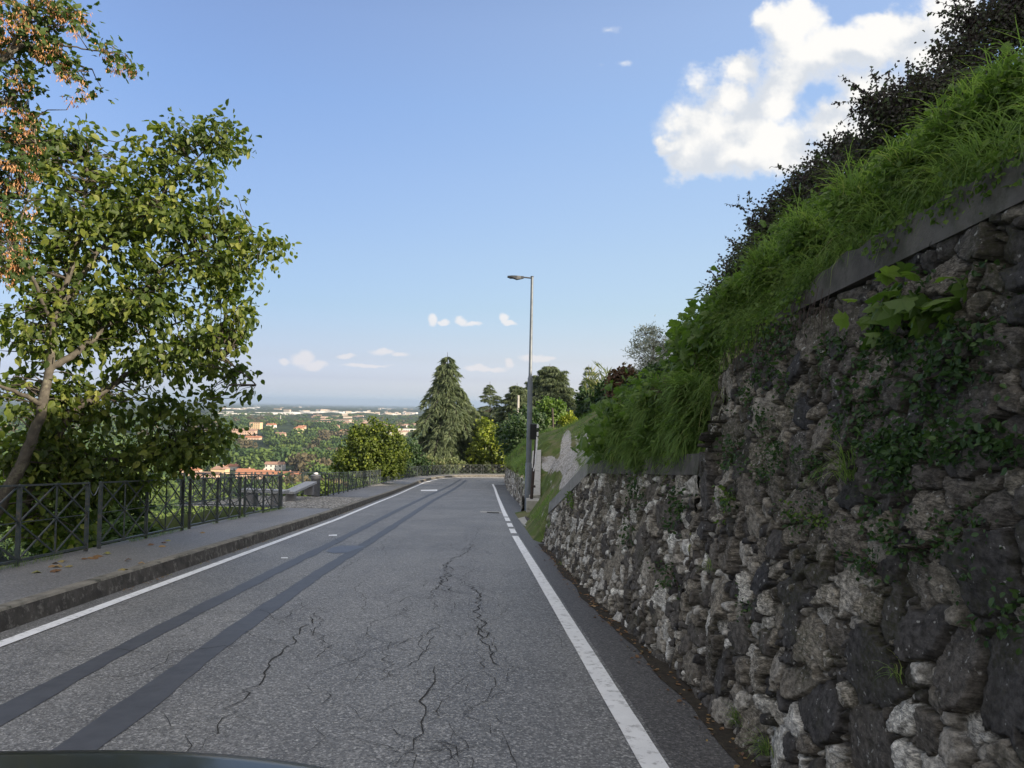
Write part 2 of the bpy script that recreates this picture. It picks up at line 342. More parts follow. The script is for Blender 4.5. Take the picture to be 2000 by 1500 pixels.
G['tree'] = leafmat('broad_leaf', [(0, (.035, .062, .020)), (.4, (.070, .105, .026)), (.75, (.135, .170, .032)), (1, (.24, .25, .06))], .45)
G['maple'] = leafmat('maple_leaf', [(0, (.035, .065, .02)), (.6, (.06, .10, .025)), (1, (.12, .14, .04))], .38)
G['samara'] = leafmat('samara', [(0, (.30, .13, .06)), (.5, (.50, .25, .11)), (1, (.62, .40, .22))], .3, tcol=(1.2, .9, .6))
G['cedar'] = leafmat('cedar_needle', [(0, (.036, .058, .032)), (.5, (.066, .092, .048)), (1, (.115, .142, .068))], .25, .6)
G['bushy'] = leafmat('yellow_green_leaf', [(0, (.06, .09, .02)), (.5, (.15, .19, .03)), (1, (.32, .34, .05))], .40)
G['green'] = leafmat('fresh_green_leaf', [(0, (.060, .11, .028)), (.6, (.115, .185, .045)), (1, (.20, .28, .07))], .45, tcol=(1.3, 1.5, .6))
G['grass'] = leafmat('grass_blade', [(0, (.09, .15, .05)), (.5, (.175, .275, .085)), (.85, (.27, .37, .11)), (1, (.38, .36, .18))], .5, .7, tcol=(1.3, 1.4, .8), spec=.2)
G['purple'] = leafmat('purple_leaf', [(0, (.050, .042, .055)), (.45, (.080, .075, .062)), (.8, (.075, .11, .045)), (1, (.11, .17, .06))], .3, .5, tcol=(1.2, 1.0, 1.0))
G['dark'] = leafmat('dark_hedge_leaf', [(0, (.022, .045, .018)), (.6, (.04, .075, .028)), (1, (.07, .11, .04))], .3)
G['ivy'] = leafmat('ivy_leaf', [(0, (.022, .05, .02)), (.6, (.04, .085, .03)), (1, (.08, .14, .04))], .3)
G['red'] = leafmat('reddish_leaf', [(0, (.06, .055, .03)), (.5, (.11, .075, .04)), (1, (.19, .09, .06))], .3, tcol=(1.3, 1, .7))
G['silver'] = leafmat('silvery_leaf', [(0, (.07, .075, .06)), (.4, (.25, .28, .21)), (1, (.72, .73, .64))], .3, tcol=(1.1, 1.1, .9))
G['reed'] = leafmat('reed_leaf', [(0, (.08, .11, .05)), (.6, (.14, .17, .08)), (1, (.30, .28, .16))], .35)
G['wood'] = [leafmat('woodland_leaf_a', [(0, (.028, .055, .022)), (.6, (.050, .085, .030)), (1, (.08, .12, .04))], .15, .85, spec=.08),
             leafmat('woodland_leaf_b', [(0, (.05, .08, .022)), (.6, (.085, .125, .035)), (1, (.13, .17, .05))], .15, .85, spec=.08),
             leafmat('woodland_leaf_c', [(0, (.06, .055, .035)), (.6, (.10, .085, .05)), (1, (.14, .12, .07))], .15, .85, spec=.08)]

# leaf templates (y = along the leaf)
OVAL = (np.array([[0, 0, 0], [-.30, .28, .07], [-.29, .64, .05], [0, 1, -.10], [.29, .64, .05], [.30, .28, .07]]), np.array([[0, 5, 4, 3], [0, 3, 2, 1]]))
NARROW = (np.array([[0, 0, 0], [-.14, .4, .02], [0, 1, -.06], [.14, .4, .02]]), np.array([[0, 3, 2], [0, 2, 1]]))
BLADE = (np.array([[-.02, 0, 0], [.02, 0, 0], [.018, .4, .16], [-.018, .4, .16], [.012, .75, .17], [-.012, .75, .17], [0, 1.0, .02], [0, 1.001, .02]]), np.array([[0, 1, 2, 3], [3, 2, 4, 5], [5, 4, 6, 7]]))
_lob = [(0, 0), (.18, -.1), (.5, .05), (.36, .22), (.62, .5), (.34, .5), (.3, .72), (0, 1.02), (-.3, .72), (-.34, .5), (-.62, .5), (-.36, .22), (-.5, .05), (-.18, -.1)]
LOBED = (np.array([[0, .38, .06]] + [[x, y, -.12 * abs(x) * 2 - .05 * y] for x, y in _lob]), np.array([[0, 1 + (i + 1) % 14, 1 + i] for i in range(14)]))
CLUMP = (np.array([[0, 0, 0], [-.45, .35, .1], [-.2, .95, 0], [.25, 1, .05], [.5, .4, -.08], [0, .5, .2]]), np.array([[0, 5, 1], [1, 5, 2], [2, 5, 3], [3, 5, 4], [4, 5, 0]]))

# ------------------------------------------------------------------ road geometry
def zr(y):
    y = np.asarray(y, float); t = np.maximum(0, y - 35); t1 = np.minimum(t, 40)
    return -.092 * y + .032 * t1 * t1 / 80 + .032 * np.maximum(0, t - 40)
def R(px, py, h=0.0):
    r = ray(px, py); lo, hi = .4, 160.
    for _ in range(50):
        m = (lo + hi) / 2
        if CAMP[2] + r[2] / r[1] * m - float(zr(m)) - h > 0: lo = m
        else: hi = m
    return P(px, py, lo)
LY = [-15, 20, 30, 47, 58, 66, 72]; LG = [-3.83, -3.80, -4.00, -4.22, -4.15, -3.75, -2.9]
RY = [-15, 16, 25, 50, 58, 90]; RG = [.95, .95, 1.07, 1.5, 1.56, 1.7]
def xl(y): return np.interp(y, LY, LG) - .051 * np.asarray(y)       # centre of the left edge line
def xr(y): return np.interp(y, RY, RG) - .051 * np.asarray(y)
WY = [-70, -15, 5.5, 7, 10, 14.6, 15.2, 24.5, 26, 45, 63, 66]; WG = [1.52, 1.52, 1.52, 1.47, 1.44, 1.45, 1.32, 1.45, 1.9, 2.25, 2.7, 2.8]
def xw(y): return np.interp(y, WY, WG) - .051 * np.asarray(y)       # foot of whatever closes the road on the right

# far bend: the road and its left pavement are traced as a centre path that bends right at the far end
KY = np.concatenate([np.arange(-12, 62, 1.0)])
kerb_path = [(float(xl(y)) - .27, float(y)) for y in KY]            # foot of the kerb
x0, y0 = kerb_path[-1]
for (x, y) in [(-7.35, 64), (-7.2, 67), (-6.6, 70), (-5.4, 72.6), (-3.6, 74.3), (-1, 75.2), (3, 75.8), (9, 76.2), (20, 76.5), (34, 76.5)]: kerb_path.append((x, y))
KP = np.array(kerb_path)
def offset_path(Pth, d):
    T = np.gradient(Pth, axis=0); T /= np.linalg.norm(T, axis=1)[:, None]
    return Pth + np.stack([-T[:, 1], T[:, 0]], 1) * d
def ribbon(PA, PB, zoff, mb, n=1, ga=0.0):
    """sheet between two plan paths following the road height"""
    rows = []
    for i in range(n + 1):
        f = i / n; xy = PA * (1 - f) + PB * f
        rows.append(np.column_stack([xy, zr(xy[:, 1]) + zoff]))
    V, Fq = grid(np.array(rows), flip=False); mb.add(V, Fq)
# road sheet
mb = MB(); ys = np.concatenate([np.arange(-12, 60, .5), np.arange(60, 77.5, .5)])
rows = []
for y in ys:
    L = np.interp(y, KP[:70, 1], KP[:70, 0]) if y < 61 else np.interp(y, KP[70:82, 1], KP[70:82, 0])
    rgt = float(xw(y)) + .45 if y < 62 else 36.0
    if 14.8 < y < 25: rgt = float(xw(y)) + .1
    rows.append([[L - .05 + (rgt - L + .05) * f, y, float(zr(y))] for f in np.linspace(0, 1, 17)])
V, Fq = grid(np.array(rows), True); mb.add(V, Fq)
road = mb.build('road', MAT['road'], kind='structure', label='grey cracked asphalt road running downhill between the kerb and the stone wall')
# shoulder: darker newer asphalt strip between right line and wall
mb = MB(); yy = np.arange(-12, 60, .4); rows = []
for f in (0, .5, 1):
    a = xr(yy) + .10 + .03 * fbm(yy * 1.5, yy * 0, 5); b = xw(yy) + .40; b = np.where((yy > 14.6) & (yy < 25.2), xw(yy) + .02, b)
    x = a * (1 - f) + b * f; rows.append(np.column_stack([x, yy, zr(yy) + .004]))
V, Fq = grid(np.array(rows)); mb.add(V, Fq[:, ::-1]); mb.build('road_shoulder', MAT['shoulder'], kind='structure', label='strip of darker asphalt between the white line and the stone wall')
# white edge lines
def line_strip(fx, y0, y1, w, mb, z=.008, step=.25):
    yy = np.arange(y0, y1 + 1e-6, step); c = fx(yy); e = .006 * fbm(yy * 9, yy * 0, 3); e2 = .006 * fbm(yy * 9, yy * 0 + 9, 8)
    w = np.interp(yy, [-15, 200], [w, w])
    V, Fq = grid(np.array([np.column_stack([c - w / 2 + e, yy, zr(yy) + z]), np.column_stack([c + w / 2 + e2, yy, zr(yy) + z])]), True); mb.add(V, Fq[:, ::-1])
mb = MB(); line_strip(xl, -12, 62, .13, mb)
Pt = offset_path(KP, -.30)[73:]; Pt2 = offset_path(KP, -.43)[73:]
V, Fq = grid(np.array([np.column_stack([Pt, zr(Pt[:, 1]) + .008]), np.column_stack([Pt2, zr(Pt2[:, 1]) + .008])])); mb.add(V, Fq)
mb.build('road_marking', MAT['paint'], label='long white edge line beside the kerb', kind='structure')
mb = MB(); line_strip(xr, -12, 16.2, .14, mb)
for a, b in ((16.65, 18.0), (18.5, 19.9), (20.5, 22.0), (22.4, 58.6)): line_strip(xr, a, b, .14, mb)
xa = float(xr(58.5)); V = [[xa, 58.4, float(zr(58.4)) + .0085], [xa + 4, 60.0, float(zr(60)) + .0085], [xa + 4, 60.4, float(zr(60.4)) + .0085], [xa - .05, 58.8, float(zr(58.8)) + .0085]]
mb.add(V, [[0, 1, 2, 3]])
mb.build('road_marking', MAT['paint'], label='white edge line on the wall side, broken into dashes at the driveway', kind='structure')
# tar bands
def tarband(pix, widths, mb, z=.004):
    c = np.array([R(*p)[:2] for p in pix]); y = c[:, 1]; yy = np.arange(y.min(), y.max(), .15)
    x = np.interp(yy, y, c[:, 0]); x = np.convolve(np.pad(x, 8, mode='edge'), np.ones(17) / 17, 'valid'); w = np.interp(yy, y, widths)
    x = x + .02 * fbm(yy * .8, yy * 0, 4); w = w * (1 + .45 * fbm(yy * 3.5, yy * 0, 9, 4)); x = x + .014 * fbm(yy * 5, yy * 0, 19, 3)
    V, Fq = grid(np.array([np.column_stack([x - w / 2, yy, zr(yy) + z]), np.column_stack([x + w / 2, yy, zr(yy) + z])])); mb.add(V, Fq[:, ::-1])
mb = MB(); tarband([(-420, 1640), (0, 1395), (180, 1300), (400, 1185), (600, 1085), (650, 1061), (770, 1000), (840, 966), (900, 936)], [.20, .20, .19, .19, .22, .2, .2, .22, .25], mb)
mb.build('tar_band', MAT['tar'], kind='structure', label='dark tar band along the road, the one nearer the kerb')
mb = MB(); tarband([(40, 1545), (150, 1470), (400, 1275), (600, 1135), (750, 1040), (850, 975), (910, 938)], [.24, .24, .22, .21, .21, .22, .26], mb)
mb.build('tar_band', MAT['tar'], kind='structure', label='dark tar band along the road, the one nearer the middle')
def roadpoly(pix, name, mat, label, z=.0052, cen=True):
    p = np.array([R(*q) for q in pix]); p[:, 2] = zr(p[:, 1]) + z
    m_ = MB(); c = p.mean(0); n = len(p); m_.add(np.vstack([p, c]), [[i, (i + 1) % n, n] for i in range(n)])
    o = m_.build(name, mat, kind='structure', label=label); return o
roadpoly([(636, 1078), (652, 1081), (675, 1080), (697, 1073), (713, 1067), (690, 1066), (665, 1066), (648, 1070)], 'tar_patch', MAT['tar2'], 'lens shaped shiny tar patch between the two dark tar bands')
roadpoly([(822, 957), (854, 956), (854, 959), (822, 959)], 'road_mark', MAT['paint'], 'short white dash across the far tar bands')
roadpoly([(642, 1045), (658, 1044), (658, 1047), (642, 1047)], 'road_mark', MAT['paint'], 'tiny white dash left of the tar bands')
roadpoly([(549, 1089), (562, 1089), (562, 1091), (549, 1091)], 'road_mark', MAT['paint'], 'tiny white dash nearer the camera beside the left tar band')
roadpoly([(938, 998), (980, 1000), (980, 1003), (938, 1001)], 'road_mark', MAT['conc'], 'pale seam across the road at the driveway')
roadpoly([(951, 1000), (975, 1001), (975, 1003), (951, 1002)], 'road_joint', MAT['crack'], 'dark slot across the road at the driveway', z=.007)
# hand traced cracks, parts of the road
def crack(pix, w, seed, jit=.05, z=.0058):
    r_ = np.random.default_rng(seed); p = np.array([R(*q)[:2] for q in pix]); out = []
    for a, b in zip(p[:-1], p[1:]):
        n = max(2, int(np.linalg.norm(b - a) / .09)); 
        for i in range(n):
            f = i / n; out.append(a * (1 - f) + b * f + r_.normal(0, jit, 2) * .55)
    out.append(p[-1]); out = np.array(out); T = np.gradient(out, axis=0); T /= np.linalg.norm(T, axis=1)[:, None] + 1e-9
    N = np.stack([-T[:, 1], T[:, 0]], 1); n = len(out); ww = w * .5 * (.35 + r_.random(n) * .9) * np.minimum(1, np.minimum(np.arange(n), np.arange(n)[::-1]) / 4 + .2)
    A = out + N * ww[:, None] / 2; B = out - N * ww[:, None] / 2
    return grid(np.array([np.column_stack([A, zr(A[:, 1]) + z]), np.column_stack([B, zr(B[:, 1]) + z])]))
mb = MB()
CR = [([(615, 1200), (590, 1232), (560, 1262), (520, 1308), (460, 1375), (420, 1432), (395, 1462)], .022), ([(600, 1235), (640, 1262), (700, 1275)], .01),
      ([(928, 1062), (905, 1082), (885, 1092), (872, 1102), (872, 1120), (860, 1142), (880, 1152), (905, 1160)], .03), ([(870, 1098), (885, 1112), (870, 1135), (850, 1150), (880, 1156), (908, 1162)], .02),
      ([(905, 1140), (930, 1155), (934, 1175), (932, 1195), (945, 1215), (938, 1228), (952, 1240), (945, 1250), (935, 1238), (930, 1222)], .03), ([(932, 1240), (945, 1262), (970, 1288), (985, 1300), (1010, 1305), (1065, 1308)], .022),
      ([(812, 1228), (845, 1232), (880, 1240), (930, 1242)], .015), ([(820, 1145), (780, 1152), (755, 1160)], .01), ([(820, 1195), (750, 1192), (650, 1190), (600, 1192), (520, 1192), (420, 1197), (330, 1205)], .010),
      ([(160, 1205), (250, 1202), (330, 1200), (480, 1196)], .010), ([(60, 1270), (130, 1274), (230, 1268), (300, 1275), (400, 1268), (500, 1255), (560, 1258)], .012), ([(560, 1252), (620, 1255), (660, 1262)], .01),
      ([(885, 1300), (855, 1305), (848, 1330), (842, 1360), (815, 1395), (812, 1425), (800, 1460), (770, 1500)], .018), ([(885, 1300), (910, 1298), (935, 1305)], .013), ([(842, 1345), (870, 1362), (850, 1400), (820, 1420)], .012),
      ([(830, 1435), (870, 1455), (890, 1478), (895, 1500)], .012), ([(660, 1016), (740, 1017), (840, 1014), (900, 1018)], .012), ([(640, 1027), (740, 1030), (830, 1028), (930, 1032), (985, 1040)], .012),
      ([(560, 1070), (650, 1067), (760, 1066)], .008), ([(850, 1140), (845, 1170), (850, 1190), (842, 1200)], .014), ([(900, 1080), (930, 1050), (935, 1030)], .012), ([(860, 1128), (900, 1132), (940, 1150), (990, 1165)], .009),
      ([(300, 1400), (380, 1410), (480, 1402), (560, 1395)], .008), ([(120, 1330), (260, 1322), (300, 1300), (380, 1262)], .010), ([(940, 1050), (1000, 1052)], .01), ([(965, 1104), (1030, 1104)], .008)]
rc_ = np.random.default_rng(99)
for _ in range(85):     # fine random cracks, denser down the middle of the lane
    px = rc_.normal(800, 190); py = 1040 + 440 * rc_.random() ** 1.3; an = rc_.choice([rc_.normal(0, .25), rc_.normal(1.7, .4)]); q = [(px, py)]; sc__ = (py - 915) / 300
    for _k in range(rc_.integers(2, 6)):
        an += rc_.normal(0, .5); px += math.cos(an) * 42 * sc__; py += math.sin(an) * 20 * sc__; q.append((px, max(1000, py)))
    if all(250 < a_[0] < 1060 + (a_[1] - 1000) * .3 for a_ in q): CR.append((q, rc_.uniform(.007, .013)))
for i, (p_, w_) in enumerate(CR):
    V, Fq = crack(p_, w_, 100 + i); mb.add(V, Fq)
    if w_ > .017:      # short side cracks
        r_ = np.random.default_rng(500 + i)
        for q in p_[1:-1]:
            for s_ in (-1, 1):
                e = (q[0] + s_ * r_.uniform(12, 45), q[1] + r_.uniform(-14, 14)); m_ = ((q[0] + e[0]) / 2 + r_.uniform(-6, 6), (q[1] + e[1]) / 2 + r_.uniform(-5, 5))
                V, Fq = crack([q, m_, e], .008, 900 + i * 10 + s_); mb.add(V, Fq)
mb.build('crack', MAT['crack'], parent=road, label='black branching cracks in the asphalt')

# kerb and pavement
KA = KP; KB = offset_path(KP, .05); KC = offset_path(KP, .19); KD = offset_path(KP, .205)
nz = .012 * fbm(np.arange(len(KP)) * .9, np.zeros(len(KP)), 5)
def at(Pth, h): return np.column_stack([Pth, zr(Pth[:, 1]) + h])
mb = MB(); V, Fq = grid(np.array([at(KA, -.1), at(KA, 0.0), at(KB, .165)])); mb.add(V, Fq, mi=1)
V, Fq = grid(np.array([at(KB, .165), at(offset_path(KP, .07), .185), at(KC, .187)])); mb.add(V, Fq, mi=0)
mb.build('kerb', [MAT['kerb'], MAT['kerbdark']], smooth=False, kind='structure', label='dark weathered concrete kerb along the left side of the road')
# fence line in plan
FY = [-12, 8, 21.4]; FG = [-5.62, -5.62, -5.74]
def fnear(y): return float(np.interp(y, FY, FG)) - .051 * y
FAR = np.array([(-7.80, 30.6), (-8.45, 38), (-9.06, 47.0), (-9.35, 56), (-9.2, 63), (-8.6, 68.5), (-7.4, 72.6), (-5.6, 75.4), (-3, 77.2), (0, 78.1), (5, 78.7), (12, 79.2), (30, 79.4)])
inner = offset_path(KP, .205)
yy = inner[:, 1]
outer = []
for (x, y) in inner:
    if y < 30.6: outer.append((fnear(y) - .12, y))
    else: outer.append(None)
# resample: pavement before the recess, gravel recess, pavement after
def sheet(Ain, Bout, h, mat, name, label, n=6, kind='structure'):
    rows = []
    for f in np.linspace(0, 1, n + 1):
        xy = Ain * (1 - f) + Bout * f; rows.append(np.column_stack([xy, zr(xy[:, 1]) + h]))
    V, Fq = grid(np.array(rows)); m_ = MB(); m_.add(V, Fq); return m_.build(name, mat, kind=kind, label=label)
yA = np.arange(-12, 22.01, .5); inA = np.column_stack([np.interp(yA, inner[:74, 1], inner[:74, 0]), yA]); outA = np.column_stack([[fnear(y) - .15 for y in yA], yA])
sheet(inA, outA, .182, MAT['walk'], 'pavement', 'grey asphalt pavement between the near fence and the kerb')
yB = np.arange(21.0, 31.6, .3); inB = np.column_stack([np.interp(yB, inner[:74, 1], inner[:74, 0]), yB]); outB = np.column_stack([-10.4 + 0 * yB, yB])
MAT['gravel'] = None
m, t, b = newmat('white_pebbles', .9, .2); co = nd(t, 'ShaderNodeTexCoord').outputs['Object']
v = nd(t, 'ShaderNodeTexVoronoi', i_Scale=13.0); t.links.new(co, v.inputs['Vector']); sc_ = nd(t, 'ShaderNodeSeparateColor'); t.links.new(v.outputs['Color'], sc_.inputs[0])
c = mixc(t, sc_.outputs[0], (.28, .26, .22), (.62, .60, .56)); c = mixc(t, sstep(t, v.outputs['Distance'], .35, .62), c, (.10, .095, .085)); t.links.new(c, b.inputs['Base Color'])
bp = nd(t, 'ShaderNodeBump', i_Strength=1.0, i_Distance=.03, invert=True); t.links.new(v.outputs['Distance'], bp.inputs['Height']); t.links.new(bp.outputs[0], b.inputs['Normal']); MAT['gravel'] = m
sheet(inB[3:31], outB[3:31], .186, MAT['gravel'], 'gravel_bed', 'pale pebble bed under the two stone benches')
sheet(inB[30:], np.column_stack([outB[30:, 0] + 2.3, outB[30:, 1]]), .182, MAT['walk'], 'pavement', 'short joint of pavement past the pebble bed')
iC = inner[43:]; s1 = np.concatenate([[0], np.cumsum(np.linalg.norm(np.diff(iC, axis=0), axis=1))]); s1 /= s1[-1]
s2 = np.concatenate([[0], np.cumsum(np.linalg.norm(np.diff(FAR, axis=0), axis=1))]); s2 /= s2[-1]
oC = np.column_stack([np.interp(s1, s2, FAR[:, 0]), np.interp(s1, s2, FAR[:, 1])]) + 0
Tn = np.gradient(oC, axis=0); Tn /= np.linalg.norm(Tn, axis=1)[:, None]; oC = oC + np.stack([-Tn[:, 1], Tn[:, 0]], 1) * .2
sheet(iC, oC, .182, MAT['walk'], 'pavement', 'grey pavement running down to the bend and round it', n=8)

# ------------------------------------------------------------------ iron fence, one thing per panel
def fence_panel(a, b, label, group, h=1.0, detail=True, name='fence_panel', zb=.19):
    a = np.array(a, float); b = np.array(b, float)
    za = float(zr(a[1])) + zb; zb_ = float(zr(b[1])) + zb
    A = np.array([*a, za]); B = np.array([*b, zb_]); Z = np.array([0, 0, 1.])
    def pt(f, hh): return A * (1 - f) + B * f + Z * hh
    root = empty(name, A, label, 'fence panel', group)
    lo, hi = .06, h
    m_ = MB(); m_.bar(pt(0, hi - .012), pt(1, hi - .012), .05, .022); m_.build('top_rail', MAT['fence'], root)
    m_ = MB(); m_.bar(pt(0, lo), pt(1, lo), .045, .03); m_.build('bottom_rail', MAT['fence'], root)
    for f in (0.006, .5, .994):
        m_ = MB(); m_.bar(pt(f, -.04), pt(f, hi - .025), .05, .034, up=(B - A)); m_.build('post', MAT['fence'], root)
    md = (lo + hi) / 2; nb = 4; wb = .014
    m_ = MB()
    for f in (.25, .75): m_.bar(pt(f, lo + .015), pt(f, hi - .024), wb + .006, wb, up=(B - A))
    m_.bar(pt(0, md), pt(1, md), .010, .012)
    for q in range(nb):
        f0, f1 = q / nb, (q + 1) / nb
        for (l0, l1) in ((lo, md), (md, hi)):
            m_.bar(pt(f0, l0), pt(f1, l1), .017, wb + .004); m_.bar(pt(f0, l1), pt(f1, l0), .018, wb + .005)
    m_.build('lattice', MAT['fence'], root)
    return root
NB = [(-1.6, 1.5), (1.75, 4.85), (5.1, 8.2 - .25)]
gnear = 'iron lattice fence panels along the near pavement'
segs = [(7.25, 10.45, 'iron lattice fence panel in front of the big leaning tree trunk'), (10.78, 13.95, 'second iron lattice fence panel from the left edge of the photo'),
        (14.27, 17.45, 'third iron lattice fence panel from the left, just before the last near one'), (17.78, 21.1, 'last near iron lattice panel, ending beside the bench pebbles')]
for y0, y1, lb in segs: fence_panel((fnear(y0), y0), (fnear(y1), y1), lb, gnear)
for y0, y1 in ((3.75, 6.95),): fence_panel((fnear(y0), y0), (fnear(y1), y1), 'iron lattice fence panel at the very left edge', gnear)
# short chains / bars closing the gaps between the near panels
for y in (10.6, 14.1, 17.6):
    A = np.array([fnear(y - .13), y - .13, float(zr(y)) + 1.12]); B = np.array([fnear(y + .13), y + .13, float(zr(y)) + 1.10])
    m_ = MB(); pts = [A * (1 - f) + B * f + np.array([0, 0, -.12 * math.sin(f * math.pi)]) for f in np.linspace(0, 1, 9)]; m_.tube(pts, .007, 5)
    o = m_.build('chain_link', MAT['galv']); tag(o, {10.6: 'small sagging chain joining the two nearest fence panels', 14.1: 'small sagging chain after the second fence panel', 17.6: 'small sagging chain before the last near fence panel'}[y], 'chain')
grec = 'iron lattice fence panels around the bench recess'
c0 = (fnear(21.3), 21.35); xb = -10.1
fence_panel(c0, (xb, 21.85), 'iron lattice fence panel turning away from the road before the benches', grec)
fence_panel((xb - .02, 22.1), (xb - .05, 25.0), 'iron fence panel at the back of the bench recess, nearest one', grec)
fence_panel((xb - .05, 25.3), (xb - .08, 28.1), 'iron fence panel behind the stone benches, middle of the recess', grec)
fence_panel((xb - .08, 28.4), (xb + .02, 31.0), 'iron fence panel at the back of the recess behind the litter bin', grec)
fence_panel((xb + .1, 31.05), (-7.95, 30.75), 'iron fence panel returning to the pavement past the litter bin', grec)
gfar = 'iron lattice fence panels along the far pavement and bend'
sF = np.concatenate([[0], np.cumsum(np.linalg.norm(np.diff(FAR, axis=0), axis=1))])
def fpt(s): return (np.interp(s, sF, FAR[:, 0]), np.interp(s, sF, FAR[:, 1]))
s = 0; i = 0; Ltot = sF[-1]
ORD = ['first', 'second', 'third', 'fourth', 'fifth', 'sixth', 'seventh', 'eighth', 'ninth', 'tenth', 'eleventh', 'twelfth', 'thirteenth', 'fourteenth', 'fifteenth', 'sixteenth', 'seventeenth', 'eighteenth', 'nineteenth', 'twentieth', 'twenty-first', 'twenty-second', 'twenty-third', 'twenty-fourth']
names_far = ['first iron lattice panel after the bench recess', 'second iron lattice panel after the bench recess', 'third iron lattice panel after the bench recess']
while s < Ltot - 3:
    if fpt(s)[0] > 2: break
    lb = 'iron lattice fence panel %s past the bench recess, counting away from the camera' % ORD[i]
    fence_panel(fpt(s), fpt(s + 2.9), lb, gfar if s < 33 else ('iron panels in the curve' if s < 47 else 'iron panels across the bend')); s += 3.05; i += 1

# ------------------------------------------------------------------ benches and bin
def bench(x, y, rz, L, label):
    zb = float(zr(y)) + .19
    root = empty('stone_bench', (x, y, zb), label, 'bench', 'stone benches', rz)
    def bx(c, s_, nm, mat):
        m_ = MB(); m_.box(c, s_, rnd=.5); o = m_.build(nm, mat, bevel=.008); o.parent = root; return o
    bx((0, 0, .455), (.46, L, .09), 'seat', MAT['stone'])
    for sy in (-1, 1): bx((0, sy * (L / 2 - .32), .20), (.34, .26, .418), 'leg', MAT['stonedk'])
bench(-8.05, 27.4, rad(2), 3.3, 'grey stone slab bench on two block legs, fully visible past the fence')
bench(-7.9, 22.95, rad(80), 1.5, 'grey stone slab bench partly hidden behind the end of the near fence')
root = empty('litter_bin', P(616, 962, 30.2) * [1, 1, 0] + [0, 0, float(zr(30.2)) + .19], 'dark round metal litter bin with ribbed lid behind the bench', 'litter bin')
m_ = MB(); m_.lathe([(0, .0), (.17, .0), (.19, .05), (.19, .74), (.165, .76), (0, .76)], (0, 0, 0), 20); o = m_.build('body', MAT['binmat'], smooth=False); o.parent = root
m_ = MB(); m_.lathe([(.2, .74), (.215, .75), (.215, .80), (.2, .81), (.2, .84), (.215, .85), (.215, .88), (.12, .92), (0, .93)], (0, 0, 0), 20); o = m_.build('lid', MAT['binmat']); o.parent = root
m_ = MB(); m_.lathe([(0, .93), (.10, .935), (.08, .99), (0, 1.0)], (0, 0, 0), 9); o = m_.build('rubbish_bag', MAT['white'], smooth=True); o.parent = root

# ------------------------------------------------------------------ street lamp
LD = 25.2; lb_ = P(1031, 990, LD); LB = np.array([lb_[0], lb_[1], float(zr(LD)) - .02]); LT = P(1037.5, 540, LD)[2]
root = empty('street_lamp', LB, 'tall slim grey street lamp at the driveway entrance', 'street lamp')
H = LT - LB[2]; hcol = P(1033, 906, LD)[2] - LB[2]; hmid = P(1034, 740, LD)[2] - LB[2]
m_ = MB(); m_.lathe([(.118, 0), (.118, hcol), (.10, hcol + .04)], (0, 0, 0), 16); o = m_.build('base_sleeve', MAT['galv'], smooth=True); o.parent = root
m_ = MB(); m_.lathe([(.098, hcol), (.088, hmid), (.062, hmid + .12), (.05, H - 1.2), (.048, H)], (0, 0, 0), 16); o = m_.build('pole', MAT['galv'], smooth=True); o.parent = root
m_ = MB(); m_.lathe([(0, H - .02), (.056, H - .02), (.056, H + .01), (0, H + .02)], (0, 0, 0), 12); m_.tube([(0, 0, H - .06), (-.38, -.02, H - .03)], .026, 10); o = m_.build('arm', MAT['lampdk'], smooth=False); o.parent = root
prof = [(-.30, .06, .045, .045), (-.40, .07, .05, .07), (-.55, .14, .05, .09), (-.72, .15, .05, .03), (-.88, .12, .03, .02)]
V = []
for (x, w, up, dn) in prof: V += [[x, -w, H - .03 + up * .6], [x, w, H - .03 + up * .6], [x, w * .9, H - .03 - dn], [x, -w * .9, H - .03 - dn], ]
Fh = [[4 * i + a, 4 * i + (a + 1) % 4, 4 * i + 4 + (a + 1) % 4, 4 * i + 4 + a] for i in range(4) for a in range(4)] + [[0, 3, 2, 1], [16, 17, 18, 19]]
m_ = MB(); m_.add(V, Fh); o = m_.build('lamp_head', MAT['lampdk']); o.parent = root
m_ = MB(); m_.box((-.71, 0, H - .075), (.2, .16, .02)); o = m_.build('glass', MAT['galv']); o.parent = root
m_ = MB(); m_.tube([(0.0, 0, 0), (0, 0, .03)], .17, 16); o = m_.build('foot_plate', MAT['conc']); o.parent = root

# ------------------------------------------------------------------ block, sloping white parapet, traffic signal
bl = P(1027, 1000, 24.2); br = P(1053, 1000, 24.2); zt = P(1040, 978, 24.2)[2]
cx = (bl[0] + br[0]) / 2 + .02; wB = br[0] - bl[0]
root = empty('concrete_block', (cx, 24.5, bl[2] - .3), 'square pale concrete block at the foot of the traffic signal', 'concrete block')
m_ = MB(); m_.box((cx, 24.55, (bl[2] - .4 + zt) / 2), (wB, .7, zt - bl[2] + .4)); m_.build('body', MAT['conc'], root, bevel=.015)
m_ = MB()
a0, a1 = P(1033, 968, 25.0), P(1055.5, 966, 25.0); b0, b1 = P(1040, 880, 32.), P(1057, 878, 32.)
V = [a0, a1, b1, b0, a0 - [0, 0, 1.3], a1 - [0, 0, 1.3], b1 - [0, 0, 2.2], b0 - [0, 0, 2.2]]
m_.add(V, [[0, 1, 2, 3], [4, 7, 6, 5], [0, 4, 5, 1], [1, 5, 6, 2], [2, 6, 7, 3], [3, 7, 4, 0]])
m_.build('parapet_wall', MAT['conc'], label='low pale concrete parapet climbing beside the gravel drive', cat='parapet', bevel=.02)
SB = P(1038, 974, 24.6); tp = P(1047, 858, 24.6)
root = empty('traffic_signal', SB, 'black traffic signal seen from the side on a dark post behind the lamp', 'traffic signal')
